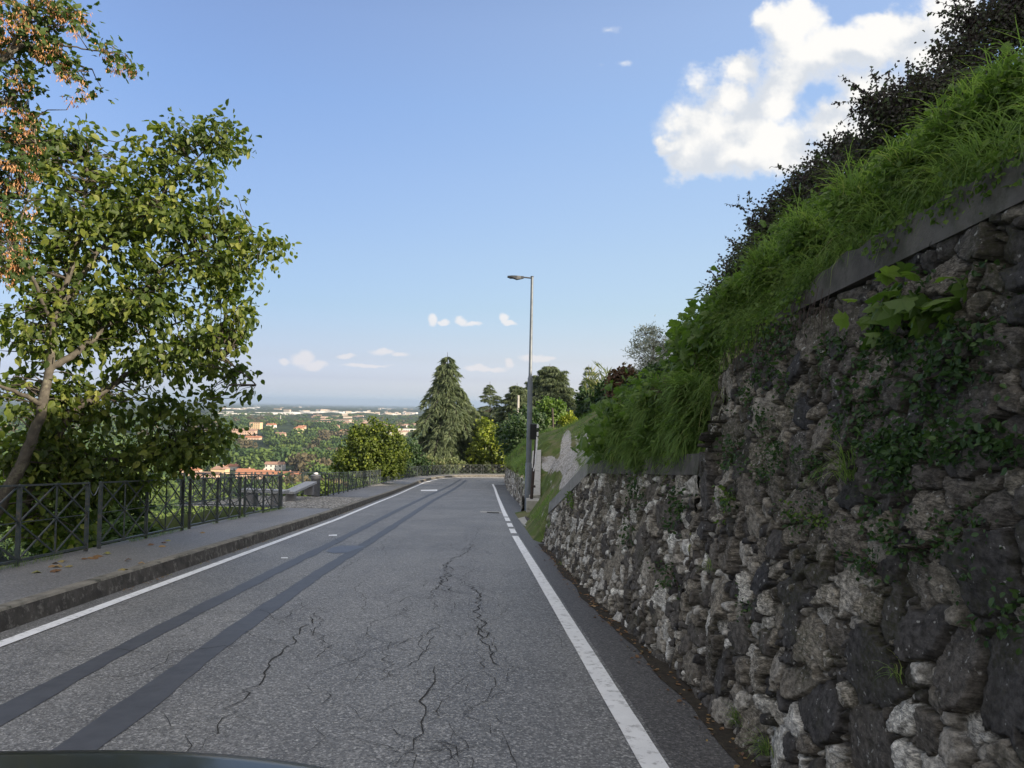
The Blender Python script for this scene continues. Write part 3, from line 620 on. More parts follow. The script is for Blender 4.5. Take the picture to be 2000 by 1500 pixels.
m_ = MB(); m_.tube([SB, [SB[0] + .05, SB[1], SB[2] + 1.05]], .055, 10); m_.tube([[SB[0] + .05, SB[1], SB[2] + 1.0], [tp[0] - .01, tp[1], tp[2] + .1]], .03, 8); m_.build('post', MAT['rust'], root)
h0 = P(1035, 858, 24.6); h1 = P(1048, 828, 24.6)
m_ = MB(); m_.box(((h0[0] + h1[0]) / 2, 24.6, (h0[2] + h1[2]) / 2), (h1[0] - h0[0], .26, h1[2] - h0[2])); m_.build('backboard', MAT['black'], root, bevel=.02)
for kz in (.2, .5, .8):
    zc = h0[2] * (1 - kz) + h1[2] * kz; m_ = MB(); n_ = 9
    for kk in range(n_):
        an0 = math.pi * kk / n_ - .2; an1 = math.pi * (kk + 1) / n_ + .0
        p_ = [(math.cos(an0) * .1, math.sin(an0) * .1), (math.cos(an1) * .1, math.sin(an1) * .1)]
        x0_ = h1[0] - .01; V = [[x0_, 24.6 + p_[0][0], zc + p_[0][1] * .8], [x0_, 24.6 + p_[1][0], zc + p_[1][1] * .8], [x0_ + .085, 24.6 + p_[1][0], zc + p_[1][1] * .7 - .01], [x0_ + .085, 24.6 + p_[0][0], zc + p_[0][1] * .7 - .01]]
        m_.add(V, [[0, 1, 2, 3]])
    m_.build('visor', MAT['black'], root)
for kz in (.33, .83): m_ = MB(); m_.box((h1[0] + .035, 24.52, h0[2] * (1 - kz) + h1[2] * kz + .02), (.06, .05, .13)); m_.build('white_wrap', MAT['white'], root)
pts = [P(*q) for q in ((1048, 853, 24.5), (1048.5, 868, 24.5), (1047.5, 880, 24.5), (1046.5, 893, 24.5), (1046, 905, 24.5), (1042, 920, 24.5))]
m_ = MB(); m_.tube(pts, [.03, .035, .028, .034, .03, .02], 6); m_.tube([pts[0] + [0, 0, -.03], pts[0] + [.05, 0, -.08], pts[1]], .014, 5); m_.build('cloth_strip', MAT['white'], root, smooth=True)
m_ = MB(); m_.box(P(1043, 950, 24.5), (.10, .10, .07)); m_.tube([P(1038, 951, 24.5), P(1044, 949, 24.45)], .02, 6); m_.build('hinge', MAT['rust'], root)

# ------------------------------------------------------------------ stone retaining walls
def stonemat():
    m, t, b = newmat('dry_stone', .92, .2)
    co = nd(t, 'ShaderNodeTexCoord').outputs['Object']
    kd = nd(t, 'ShaderNodeAttribute', attribute_name='kind').outputs['Fac']; tn = nd(t, 'ShaderNodeAttribute', attribute_name='rnd').outputs['Fac']; ed = nd(t, 'ShaderNodeAttribute', attribute_name='joint').outputs['Fac']
    cr = nd(t, 'ShaderNodeValToRGB'); t.links.new(tn, cr.inputs[0]); e = cr.color_ramp.elements
    for i, (p_, c_) in enumerate([(0, (.060, .060, .064)), (.35, (.125, .115, .104)), (.6, (.225, .206, .175)), (.82, (.38, .36, .325)), (1, (.58, .575, .555))]):
        el = e[i] if i < 2 else e.new(p_); el.position = p_; el.color = (*c_, 1)
    n1 = nd(t, 'ShaderNodeTexNoise', i_Scale=26.0, i_Detail=9.0, i_Roughness=.72); t.links.new(co, n1.inputs['Vector'])
    mp = nd(t, 'ShaderNodeMapping'); mp.inputs['Scale'].default_value = (1, 1, 3.2); mp.inputs['Rotation'].default_value = (.5, .2, 0); t.links.new(co, mp.inputs['Vector'])
    n2 = nd(t, 'ShaderNodeTexNoise', i_Scale=22.0, i_Detail=8.0, i_Roughness=.75, i_Distortion=1.5); t.links.new(mp.outputs[0], n2.inputs['Vector'])
    c = mixc(t, .85, cr.outputs[0], mixc(t, sstep(t, n1.outputs[0], .32, .68), (.35, .35, .35), (1.6, 1.6, 1.6)), 'MULTIPLY')
    c = mixc(t, mth(t, 'MULTIPLY', kd, .8), c, mixc(t, sstep(t, n2.outputs[0], .38, .62), (.25, .25, .24), (1.9, 1.88, 1.8)), 'MULTIPLY')
    n3 = nd(t, 'ShaderNodeTexNoise', i_Scale=1.7, i_Detail=8.0, i_Roughness=.7); t.links.new(co, n3.inputs['Vector'])
    n4 = nd(t, 'ShaderNodeTexNoise', i_Scale=60.0, i_Detail=4.0); t.links.new(co, n4.inputs['Vector'])
    hg_ = nd(t, 'ShaderNodeAttribute', attribute_name='hgt').outputs['Fac']
    moss = mth(t, 'MULTIPLY', sstep(t, mth(t, 'ADD', mth(t, 'ADD', n3.outputs[0], mth(t, 'MULTIPLY', ed, .12)), mth(t, 'MULTIPLY', hg_, .10)), .53, .67), sstep(t, n4.outputs[0], .35, .6))
    c = mixc(t, mth(t, 'MULTIPLY', moss, .75), c, (.055, .058, .030))
    c = mixc(t, mth(t, 'MULTIPLY', ed, .85), c, (.045, .040, .032))
    n5 = nd(t, 'ShaderNodeTexNoise', i_Scale=34.0, i_Detail=2.0); t.links.new(co, n5.inputs['Vector'])
    c = mixc(t, mth(t, 'MULTIPLY', sstep(t, n5.outputs[0], .66, .72), mth(t, 'SUBTRACT', .8, ed, clamp=True)), c, (.45, .45, .43))
    t.links.new(c, b.inputs['Base Color'])
    h = mth(t, 'ADD', mth(t, 'MULTIPLY', n1.outputs[0], .6), mth(t, 'MULTIPLY', n2.outputs[0], .7))
    bp = nd(t, 'ShaderNodeBump', i_Strength=1.0, i_Distance=.022); t.links.new(h, bp.inputs['Height']); t.links.new(bp.outputs[0], b.inputs['Normal'])
    return m
MAT['wall'] = stonemat()
def wallpix(px, py, batter=.15):
    """where a pixel's ray meets the wall face → (y along the road, height above it)"""
    r = ray(px, py); r = r / r[1]; lo, hi = .5, 30.
    for _ in range(50):
        m_ = (lo + hi) / 2; p = CAMP + r * m_; h = p[2] - float(zr(m_))
        if p[0] < float(xw(m_)) + batter * max(h, 0): lo = m_
        else: hi = m_
    p = CAMP + r * lo; return lo, p[2] - float(zr(lo))
def stones(u0, u1, hmax, seed, custom=(), rs=(.045, .17), dens=1.0):
    r_ = np.random.default_rng(seed); S = []   # u, v, r, aspect, angle, tone, kind, prot
    for c_ in custom: S.append(c_)
    area = (u1 - u0) * hmax; 
    for rr, n in ((rs[1], 22), (rs[1] * .75, 110), (rs[1] * .5, 900), (rs[1] * .34, 3600), (rs[0], 8000)):
        A = np.array([(s_[0], s_[1], s_[2] * s_[3] ** .5) for s_ in S]) if S else np.zeros((0, 3))
        for _ in range(int(n * area / 9 * dens)):
            u, v = r_.uniform(u0 - .2, u1 + .2), r_.uniform(-.1, hmax + .1); q = rr * r_.uniform(.8, 1.15)
            if len(A):
                d = np.hypot(A[:, 0] - u, A[:, 1] - v)
                if (d < (A[:, 2] + q) * .74).any(): continue
            tone = r_.choice([r_.uniform(0, .35), r_.uniform(.3, .65), r_.uniform(.65, 1)], p=[.31, .35, .34]); kind = r_.uniform(0, .3) if tone < .35 else r_.uniform(.3, 1)
            S.append((u, v, q, r_.uniform(1.0, 1.9), r_.normal(.0, .45), tone, kind, r_.normal(0, .012)))
            A = np.vstack([A, [u, v, q]])
    return np.array(S)
def wallmesh(name, U, Vh, hfun, S, batter, parent, mat, label=None, depth=.042, dark=.45):
    nu, nv = len(U), len(Vh)
    uu, vf = np.meshgrid(U, Vh, indexing='ij'); vv = vf * hfun(uu)
    du = .09 * fbm(uu * 6, vv * 6, 31, 3); dv = .09 * fbm(uu * 6 + 40, vv * 6, 37, 3)
    du += .030 * fbm(uu * 28, vv * 28, 41, 3); dv += .030 * fbm(uu * 28 + 9, vv * 28, 43, 3)
    d1 = np.full(uu.shape, 9.); d2 = np.full(uu.shape, 9.); id1 = np.zeros(uu.shape, int)
    ch = 24
    for a in range(0, nu, ch):
        sl_ = slice(a, min(nu, a + ch)); x = (uu + du)[sl_].reshape(-1); y = (vv + dv)[sl_].reshape(-1)
        idx = np.where((S[:, 0] > x.min() - .9) & (S[:, 0] < x.max() + .9))[0]; Q = S[idx]
        dx = x[:, None] - Q[None, :, 0]; dy = y[:, None] - Q[None, :, 1]; c_, s_ = np.cos(Q[:, 4]), np.sin(Q[:, 4]); asp = Q[:, 3]
        ax = (dx * c_ + dy * s_) / np.sqrt(asp); ay = (-dx * s_ + dy * c_) * np.sqrt(asp)
        dd = (np.abs(ax) ** 3.4 + np.abs(ay) ** 3.4) ** (1 / 3.4) / Q[None, :, 2]
        o_ = np.argpartition(dd, 1, axis=1)[:, :2]; va = np.take_along_axis(dd, o_, 1); sw = va[:, 0] > va[:, 1]
        o_[sw] = o_[sw][:, ::-1]; va.sort(axis=1)
        shp = uu[sl_].shape; d1[sl_] = va[:, 0].reshape(shp); d2[sl_] = va[:, 1].reshape(shp); id1[sl_] = idx[o_[:, 0]].reshape(shp)
    Q = S[id1]; r1 = Q[..., 2]
    edge = (d2 - d1) * r1           # metres-ish from the joint
    joint = 1 - np.clip(edge / .011, 0, 1)
    body = np.clip(edge / .017, 0, 1); body = body * body * (3 - 2 * body)
    rgh = fbm(uu * 14, vv * 14, 5, 5, .6); fine = fbm(uu * 45 + vv * 20, vv * 60, 15, 4, .6)
    tilt = (uu - Q[..., 0]) * np.sin(id1 * 12.9) * .35 + (vv - Q[..., 1]) * np.sin(id1 * 7.7) * .35
    off = -depth * (1 - body) + body * (Q[..., 7] + tilt * .7 + .008 * (1 - np.clip(d1, 0, 1) ** 2)) + (.012 + .022 * Q[..., 6]) * rgh * body + .018 * fine * (0.4 + Q[..., 6]) + .03 * fbm(uu * 1.1, vv * 1.4, 77, 2)
    far_gap = np.clip((d1 - 1.25) / .5, 0, 1); off -= far_gap * .05; joint = np.maximum(joint, far_gap)
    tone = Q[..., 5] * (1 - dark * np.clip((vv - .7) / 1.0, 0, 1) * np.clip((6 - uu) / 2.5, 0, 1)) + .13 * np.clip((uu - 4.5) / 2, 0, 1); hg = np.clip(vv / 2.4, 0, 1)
    X = xw(uu) + batter * vv - off; Z = zr(uu) + vv - .06 * (vf < 1e-6)
    V3 = np.stack([X, uu + .2 * off * 0, Z], -1); V, Fq = grid(V3)
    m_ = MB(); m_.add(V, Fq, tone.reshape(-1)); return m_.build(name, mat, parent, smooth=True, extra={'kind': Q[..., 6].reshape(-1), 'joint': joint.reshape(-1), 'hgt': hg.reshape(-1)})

cust = []
for (px, py, r_, asp, ang, tone, kind, pr) in [
    (1555, 1215, .20, .42, .22, .12, .05, .02), (1930, 1120, .20, 1.5, -.1, .12, .05, .02), (1660, 1045, .12, 1.6, 0, .55, .9, .02), (1835, 1010, .13, .8, 0, .68, .95, .03),
    (1700, 1180, .105, .9, 0, .7, .8, .02), (1460, 1150, .09, .8, .2, .95, 1, .03), (1500, 1180, .085, .6, 0, .9, 1, .02), (1620, 1160, .09, 1.7, 0, .8, 1, .02), (1800, 1240, .16, 1.4, -.3, .15, .1, .01),
    (1740, 1215, .12, .7, .1, .2, .1, 0), (1250, 1080, .16, .45, -.1, .18, .05, .01), (1385, 960, .17, .35, .05, .16, .05, .03), (1395, 1090, .12, .9, 0, .42, .5, .01), (1410, 1170, .12, .8, 0, .6, .7, .02),
    (1655, 840, .12, 1.4, 0, .5, .7, .02), (1640, 760, .11, 1.3, 0, .48, .7, .01), (1620, 730, .09, 1.6, 0, .55, .7, .01), (1910, 480, .12, 1.5, .2, .5, .5, .03), (1900, 800, .15, 1.5, 0, .45, .6, .01),
    (1750, 770, .12, 1.3, 0, .45, .6, .02), (1970, 680, .13, 1.6, 0, .52, .7, .02), (1870, 670, .10, 1.9, .2, .45, .6, .02), (1560, 1000, .12, 1.1, 0, .55, .8, .03), (1900, 950, .10, 2.6, -.05, .55, .7, .02), (1820, 935, .08, 1.8, 0, .45, .6, .02),
    (1720, 930, .13, 2.2, .0, .3, .3, .01), (1290, 1010, .10, .6, 0, .2, .1, 0), (1955, 870, .14, 1.7, 0, .3, .5, 0), (1560, 1040, .09, 1.5, 0, .6, .8, .02), (1450, 1240, .13, 1.2, -.4, .3, .4, .01), (1700, 1300, .17, 1.8, -.5, .13, .1, .01),
    (1600, 1390, .15, 2.0, -.5, .12, .1, 0), (1880, 1300, .15, 1.2, 0, .35, .4, 0), (1970, 1330, .2, 1.0, .2, .15, .1, 0), (1650, 1350, .07, 1.2, 0, .8, .9, .02), (1480, 1310, .12, .8, .3, .7, .9, .02)]:
    y_, h_ = wallpix(px, py); cust.append((y_, h_, r_ * max(.75, y_ / 4.2) if py < 1250 else r_, asp, ang, tone, kind, pr))
HM = 2.45
w1 = empty('stone_retaining_wall', (float(xw(3)), 3, float(zr(3))), 'tall dark rubble stone retaining wall filling the right side', 'stone wall')
S1 = stones(-3, 5.6, HM, 11, [c_ for c_ in cust if c_[0] < 6], rs=(.032, .15))
U = np.concatenate([np.arange(-3, 1.6, .05), np.arange(1.6, 4.0, .0075), np.arange(4.0, 5.46, .0095)])
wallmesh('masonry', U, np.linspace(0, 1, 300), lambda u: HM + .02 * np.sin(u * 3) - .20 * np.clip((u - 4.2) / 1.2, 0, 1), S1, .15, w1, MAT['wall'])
# end return of the tall wall
def lowh(u): return np.interp(u, [5.4, 10.2, 14.55], [1.48, 1.46, .60])
w2 = empty('stone_retaining_wall', (float(xw(10)), 10, float(zr(10))), 'lower rubble stone wall stepping down to the driveway gap', 'stone wall')
S2 = stones(5.3, 14.8, 1.55, 23, [c_ for c_ in cust if c_[0] >= 6], rs=(.038, .13))
U = np.concatenate([np.arange(5.44, 8, .014), np.arange(8, 14.56, .022)])
wallmesh('masonry', U, np.linspace(0, 1, 150), lowh, S2, .15, w2, MAT['wall'])
# boulder-like end of the tall wall: a wrapped stone return face
def endface(y, h0, h1, hb, name, parent, seed, depth=2.2, xr0=0.0):
    n_, k_ = 60, 60; hh = np.linspace(h0, h1, n_); ww = np.linspace(0, depth, k_); a, b_ = np.meshgrid(hh, ww, indexing='ij')
    S_ = stones(0, depth, h1 + .1, seed); dx = a * 0 + b_ + .05 * fbm(a * 6, b_ * 6, 3); dy = a + .05 * fbm(a * 6 + 9, b_ * 6, 7)
    dd = np.hypot((dx.reshape(-1)[:, None] - S_[None, :, 0]) / np.sqrt(S_[:, 3]), (dy.reshape(-1)[:, None] - S_[None, :, 1]) * np.sqrt(S_[:, 3])) / S_[:, 2]
    o_ = np.argsort(dd, 1)[:, :2]; v_ = np.take_along_axis(dd, o_, 1); e_ = ((v_[:, 1] - v_[:, 0]) * S_[o_[:, 0], 2]).reshape(a.shape); body = np.clip(e_ / .035, 0, 1)
    off = -.06 * (1 - body) + .03 * fbm(a * 12, b_ * 12, 9) ; rnd_ = np.clip(1 - b_ / .35, 0, 1) ** 2 * .22
    V3 = np.stack([xw(y) + .15 * a + b_ + xr0, y + off - rnd_ * np.clip((a - 1.2) / .8, 0, 1), zr(y) + a], -1); V, Fq = grid(V3); m_ = MB(); m_.add(V, Fq[:, ::-1], S_[o_[:, 0], 5])
    return m_.build(name, MAT['wall'], parent, smooth=True, extra={'kind': S_[o_[:, 0], 6], 'joint': (1 - np.clip(e_ / .016, 0, 1)).reshape(-1)})
endface(5.44, 0, HM - .24, 0, 'end_face', w1, 5)
endface(14.55, -.1, .72, 0, 'end_face', w2, 6, depth=1.0)
# concrete coping of the tall wall
def coping(ys, hb, ht, x0, x1, batter, mat, name, parent):
    prof_h = [hb(ys), ht(ys), ht(ys) + .01, hb(ys) * 0 + ht(ys) - .35]
    base = xw(ys) + batter * hb(ys); nz = .012 * fbm(ys * 3, ys * 0, 8)
    rows = [np.column_stack([base + x0 + .12, ys, zr(ys) + hb(ys)]), np.column_stack([base + x0 + nz, ys, zr(ys) + hb(ys) + nz]), np.column_stack([base + x0 + nz + .02, ys, zr(ys) + ht(ys)]), np.column_stack([base + x1, ys, zr(ys) + ht(ys) + .01]), np.column_stack([base + x1, ys, zr(ys) + hb(ys) - .3])]
    V, Fq = grid(np.array(rows)); m_ = MB(); m_.add(V, Fq)
    for e, fl in ((0, 0), (len(ys) - 1, 1)):
        q = [rows[k_][e] for k_ in (1, 2, 3, 4)]; m_.add(q, [[0, 1, 2, 3] if fl else [3, 2, 1, 0]])
    return m_.build(name, mat, parent)
ys = np.arange(-3, 4.62, .06)
coping(ys, lambda u: HM + 0 * u - .10 * np.clip((u - 4.2) / 1.2, 0, 1), lambda u: HM + .18 - .17 * np.clip((u - 3.7) / .9, 0, 1) + .012 * np.sin(u * 23), -.03, .35, .15, MAT['concdk'], 'coping', w1)
ys = np.arange(5.5, 10.3, .12); coping(ys, lambda u: lowh(u), lambda u: lowh(u) + .17, -.02, .32, .15, MAT['concdk'], 'coping', w2)
ys = np.arange(10.3, 14.6, .12); coping(ys, lambda u: lowh(u), lambda u: lowh(u) + .22, -.02, .32, .15, MAT['conc2'], 'ramp_coping', w2)
# wall under the grassy bank beyond the lamp
def bankh(u): return np.interp(u, [25.3, 28, 34, 45, 64], [.55, .95, 1.15, 1.35, 1.3])
w3 = empty('stone_retaining_wall', (float(xw(40)), 40, float(zr(40))), 'low stone wall under the grassy bank beyond the street lamp', 'stone wall')
S3 = stones(25, 64.5, 1.4, 37, rs=(.09, .24), dens=.5)
wallmesh('masonry', np.arange(25.3, 64, .07), np.linspace(0, 1, 34), bankh, S3, .12, w3, MAT['wall'])

# ------------------------------------------------------------------ ground on the right (terrace, drive, bank, hill)
ctrl = []  # hill heights beyond view are raised and shaped to shade the road
def cp(x, y, z): ctrl.append((x, y, z))
for y in (-60, -40, -25, -14, -8, -3, 0, 2, 4, 5.2):
    z = float(zr(y)); x = float(xw(y)) + .15 * HM
    for dx, dh in ((.2, 2.6), (.9, 2.85), (2, 3.2), (4, 4.3), (10, 10.5), (25, 17), (60, 26)): cp(x + dx, y, z * (1 if dx < 5 else .3) + dh)
for y in (5.9, 7.5, 9, 10.2):
    z = float(zr(y)); x = float(xw(y)) + .2
    for dx, dh in ((.15, 1.6), (.9, 1.75), (1.6, 2.3), (2.6, 3.0), (5, 4.2), (12, 9), (30, 15), (60, 24)): cp(x + dx, y, z * (1 if dx < 5 else .3) + dh)
DR = [(1058, 1050, 15.0, 1067, 14.7), (1030, 1024, 18.4, 1067.5, 15.6), (1005, 1046, 23.5, 1069, 15.4), (985, 1051, 25, 1072, 15.0), (960, 1054, 26, 1102, 13.3), (935, 1056, 27.5, 1133, 12.4), (905, 1057, 29.5, 1168, 11.6), (880, 1059, 32, 1172, 17), (860, 1063, 35, 1166, 25), (846, 1076, 40, 1160, 33)]
for (py, pl, dl, pr_, dr) in DR:
    for f in (0, .25, .5, .75, 1):
        px = pl + (pr_ - pl) * f; d = 1 / ((1 - f) / dl + f / dr); p = P(px, py, d); cp(*p)
for (px, py, d) in [(1180, 840, 20), (1200, 820, 24), (1230, 800, 22), (1260, 770, 20), (1300, 740, 16), (1330, 700, 14), (1180, 800, 34), (1140, 832, 48), (1100, 836, 52), (1080, 838, 58), (1040, 850, 50), (1020, 858, 48), (1250, 740, 30), (1350, 640, 20), (1200, 780, 45), (1250, 760, 60)]: cp(*P(px, py, d))
for y in (27, 30, 34, 40, 48, 56, 63):
    x = float(xw(y)) + .2; z = float(zr(y)); hb_ = float(bankh(y)); top = float(np.interp(y, [26, 30, 35, 45, 60], [.9, 2.2, 3.0, 3.6, 3.9]))
    cp(x, y, z + hb_); cp(x + .9, y, z + hb_ * .45 + top * .55 if y > 28 else z + hb_); cp(x + 2.0, y, z + top); 
    if y > 44: cp(x + 4, y, z + top + .4)
for (x, y, z) in [(8, 20, 5), (14, 30, 7.5), (25, 20, 14), (60, 30, 20), (10, 60, .3), (22, 60, 3), (60, 60, 6), (8, 75, -2.8), (20, 66, -.8), (1, 66, -4.2), (8, 66, -2.2), (60, 70, 2)]: cp(x, y, z)
CT = np.array(ctrl); 
def rbf_fit(C_):
    d = np.hypot(C_[:, 0, None] - C_[None, :, 0], C_[:, 1, None] - C_[None, :, 1]); n = len(C_)
    A = np.zeros((n + 3, n + 3)); A[:n, :n] = d - np.eye(n) * -.02 * 0; A[:n, n] = 1; A[:n, n + 1:] = C_[:, :2]; A[n, :n] = 1; A[n + 1:, :n] = C_[:, :2].T
    A[:n, :n] -= np.eye(n) * .05
    return np.linalg.solve(A, np.concatenate([C_[:, 2], [0, 0, 0]]))
WT = rbf_fit(CT)
def HR(x, y):
    x = np.asarray(x, float); y = np.asarray(y, float); shp = x.shape; x = x.reshape(-1); y = y.reshape(-1); out = np.empty(len(x))
    for a in range(0, len(x), 4000):
        s_ = slice(a, a + 4000); d = np.hypot(x[s_, None] - CT[None, :, 0], y[s_, None] - CT[None, :, 1]); out[s_] = d @ WT[:-3] + WT[-3] + WT[-2] * x[s_] + WT[-1] * y[s_]
    return out.reshape(shp)
def edgeoff(y): return np.interp(y, [-20, 5.40, 5.45, 14.5, 14.65, 25.2, 25.3, 70], [.50, .50, .45, .32, -.03, -.03, .18, .2])
U = np.concatenate([np.arange(-60, -14, 2.0), np.arange(-14, 5.3, .3), [5.40, 5.46], np.arange(5.6, 10, .25), np.arange(10, 14.4, .1), [14.5, 14.62], np.arange(14.7, 25.1, .1), [25.25, 25.35], np.arange(25.5, 45, .2), np.arange(45, 66, .4)])
Sx = np.concatenate([np.arange(0, 4, .1), np.arange(4, 8, .4), np.geomspace(8, 62, 14)])
uu, ss = np.meshgrid(U, Sx, indexing='ij'); xx = xw(uu) + edgeoff(uu) + ss; zz = HR(xx, uu) + .04 * fbm(xx * 1.2, uu * 1.2, 3, 3)
zz = np.maximum(zz, zr(uu) + np.clip(.02 + ss * .1, 0, .2) - .015)
V, Fq = grid(np.stack([xx, uu, zz], -1)); m_ = MB(); m_.add(V, Fq[:, ::-1][:, ::-1])
# verge material: grass and soil, with gravel wheel tracks by world position
m, t, b = newmat('verge_and_gravel', .95, .15); co = nd(t, 'ShaderNodeTexCoord').outputs['Object']
n1 = nd(t, 'ShaderNodeTexNoise', i_Scale=3.0, i_Detail=8.0, i_Roughness=.7); t.links.new(co, n1.inputs['Vector'])
gr = mixc(t, sstep(t, n1.outputs[0], .35, .65), (.060, .085, .022), (.10, .14, .035)); n0 = nd(t, 'ShaderNodeTexNoise', i_Scale=1.1, i_Detail=3.0); t.links.new(co, n0.inputs['Vector'])
gr = mixc(t, mth(t, 'MULTIPLY', sstep(t, n0.outputs[0], .45, .62), .8), gr, (.16, .15, .075))
v = nd(t, 'ShaderNodeTexVoronoi', i_Scale=22.0); t.links.new(co, v.inputs['Vector']); sc_ = nd(t, 'ShaderNodeSeparateColor'); t.links.new(v.outputs['Color'], sc_.inputs[0])
gv = mixc(t, sc_.outputs[0], (.24, .23, .21), (.46, .44, .42)); n2 = nd(t, 'ShaderNodeTexNoise', i_Scale=7.0, i_Detail=5.0); t.links.new(co, n2.inputs['Vector'])
gv = mixc(t, mth(t, 'MULTIPLY', sstep(t, n2.outputs[0], .55, .7), .6), gv, (.14, .13, .09))
at_ = nd(t, 'ShaderNodeAttribute', attribute_name='gravel').outputs['Fac']
fac = sstep(t, mth(t, 'ADD', at_, mth(t, 'MULTIPLY', mth(t, 'SUBTRACT', n1.outputs[0], .5), 1.25)), .4, .62)
t.links.new(mixc(t, fac, gr, gv), b.inputs['Base Color']); bp = nd(t, 'ShaderNodeBump', i_Strength=.8, i_Distance=.04); t.links.new(n1.outputs[0], bp.inputs['Height']); t.links.new(bp.outputs[0], b.inputs['Normal'])
MAT['verge'] = m
def pixof(x, y, z):
    v_ = np.stack([x, y, z], -1) - CAMP; v_ = v_ @ M3; return 1000 + F * v_[..., 0] / -v_[..., 2], 750 - F * v_[..., 1] / -v_[..., 2]
GP = [([(1097, 858), (1102, 846), (1109, 839), (1115, 845), (1116, 871), (1123, 893), (1131, 914), (1134, 922), (1145, 936), (1120, 958), (1096, 962), (1092, 948), (1101, 931), (1093, 914), (1092, 893), (1096, 871)], 7), ([(1140, 856), (1143, 846), (1149, 842), (1154, 850), (1160, 880), (1163, 897), (1156, 912), (1150, 906), (1142, 893), (1139, 871)], 6), ([(1057, 893), (1078, 890), (1094, 900), (1094, 920), (1072, 922), (1058, 918)], 9), ([(1117, 846), (1140, 846), (1150, 905), (1132, 918), (1122, 893)], -14), ([(1060, 935), (1092, 940), (1086, 958), (1068, 962)], -12), ([(1060, 992), (1069, 992), (1069, 1006), (1058, 1006)], 6)]
def gravel_at(x, y, z):
    px, py = pixof(x, y, z); out = np.zeros(px.shape)
    for poly, soft in GP:
        q = np.array(poly, float); ins = np.zeros(px.shape, bool); dist = np.full(px.shape, 1e9)
        for a, b_ in zip(q, np.roll(q, -1, 0)):
            ins ^= ((a[1] > py) != (b_[1] > py)) & (px < (b_[0] - a[0]) * (py - a[1]) / (b_[1] - a[1] + 1e-9) + a[0])
            ab = b_ - a; f = np.clip(((px - a[0]) * ab[0] + (py - a[1]) * ab[1]) / (ab @ ab), 0, 1); dist = np.minimum(dist, np.hypot(px - a[0] - f * ab[0], py - a[1] - f * ab[1]))
        out = np.maximum(out, np.clip(.5 + np.where(ins, dist, -dist) / soft, 0, 1) if soft > 0 else .50 * np.clip(.5 + np.where(ins, dist, -dist) / -soft, 0, 1))
    return np.where((y > 10) & (y < 48), out, 0)
gvl = gravel_at(xx, uu, zz)
m_.build('hillside', MAT['verge'], smooth=True, extra={'gravel': gvl.reshape(-1)}, kind='structure', label='grassy hillside with a gravel drive above the stone walls')
# concrete apron with steel channel
q = [(1012, 1012), (1030, 1008), (1062, 1016), (1064, 1040), (1042, 1041), (1030, 1030), (1020, 1022)]
p = np.array([R(*a_, .035) for a_ in q]); p[:, 2] = np.maximum(p[:, 2], zr(p[:, 1]) + .035); c = p.mean(0); n = len(p)
m_ = MB(); m_.add(np.vstack([p, c, p - [0, 0, .2]]), [[i, (i + 1) % n, n] for i in range(n)]); m_.add(np.vstack([p, p - [0, 0, .2]]), [[i, i + n, (i + 1) % n + n, (i + 1) % n] for i in range(n)])
m_.build('concrete_apron', MAT['conc'], kind='structure', label='rough pale concrete apron at the foot of the driveway')
m_ = MB(); a_, b_ = R(1031, 1010, .05), R(1048, 1036, .05)
for dx in (-.07, .07): m_.bar(a_ + [dx, 0, .01], b_ + [dx, 0, .01], .03, .05)
m_.bar(a_ - [0, 0, .01], b_ - [0, 0, .01], .12, .012); m_.build('drain_channel', MAT['rust'], label='rusty steel drain channel set in the driveway apron', cat='drain channel')

# ------------------------------------------------------------------ valley and plain
VY = [0, 600, 900, 1300, 2000, 3500, 6000, 10000, 20000, 45000]; VZ = [-58.5, -58.5, -57, -50.5, -52, -56.6, -75, -100, -140, -225]
def TZ(x, y):
    x = np.asarray(x, float); y = np.asarray(y, float); d = np.hypot(x * .8, y); base = np.interp(d, VY, VZ) + 5 * fbm(x / 150, y / 150, 12, 3) * np.clip(1.2 - d / 1500, 0, 1)
    yc = np.clip(y, -60, 79); xf = np.where(y < 30, -5.9 - .051 * yc, np.interp(yc, FAR[:, 1], FAR[:, 0])); xf = np.where((y > 21.3) & (y < 31.4), -10.6, xf)
    so_ = np.maximum(xf - .25 - x, y - 79.6); so_ = np.maximum(so_, x - 66 )
    top = zr(np.clip(y, -60, 79)) - .10; z = np.where(so_ < 0, top - .6, top - .05 - .42 * so_)
    z = z + np.clip(so_, 0, 40) / 40 * 3 * fbm(x / 14, y / 14, 6, 3)
    return np.maximum(z, base) + 0 * x, so_
rr = np.concatenate([[0.5, 4], np.arange(6, 60, 1.1), np.geomspace(60, 45000, 130)]); aa = np.radians(np.concatenate([np.arange(-180, -52, 6), np.arange(-52, 46, .55), np.arange(46, 180.1, 6)]))
ra, ag = np.meshgrid(rr, aa, indexing='ij'); gx, gy = ra * np.sin(ag), ra * np.cos(ag); gz, _so = TZ(gx, gy)
gz = np.where((gx > -1) & (gy < 66) & (_so < 0), gz - .5, gz)
V, Fq = grid(np.stack([gx, gy, gz], -1)); m_ = MB(); m_.add(V, Fq[:, ::-1])
m, t, b = newmat('plain', 1.0, .1); co = nd(t, 'ShaderNodeTexCoord').outputs['Object']
v = nd(t, 'ShaderNodeTexVoronoi', i_Scale=.0042); mpv = nd(t, 'ShaderNodeMapping'); mpv.inputs['Scale'].default_value = (1, .6, 1); mpv.inputs['Rotation'].default_value = (0, 0, .3); t.links.new(co, mpv.inputs['Vector']); t.links.new(mpv.outputs[0], v.inputs['Vector'])
sc_ = nd(t, 'ShaderNodeSeparateColor'); t.links.new(v.outputs['Color'], sc_.inputs[0])
cr = nd(t, 'ShaderNodeValToRGB'); t.links.new(sc_.outputs[0], cr.inputs[0]); e = cr.color_ramp.elements
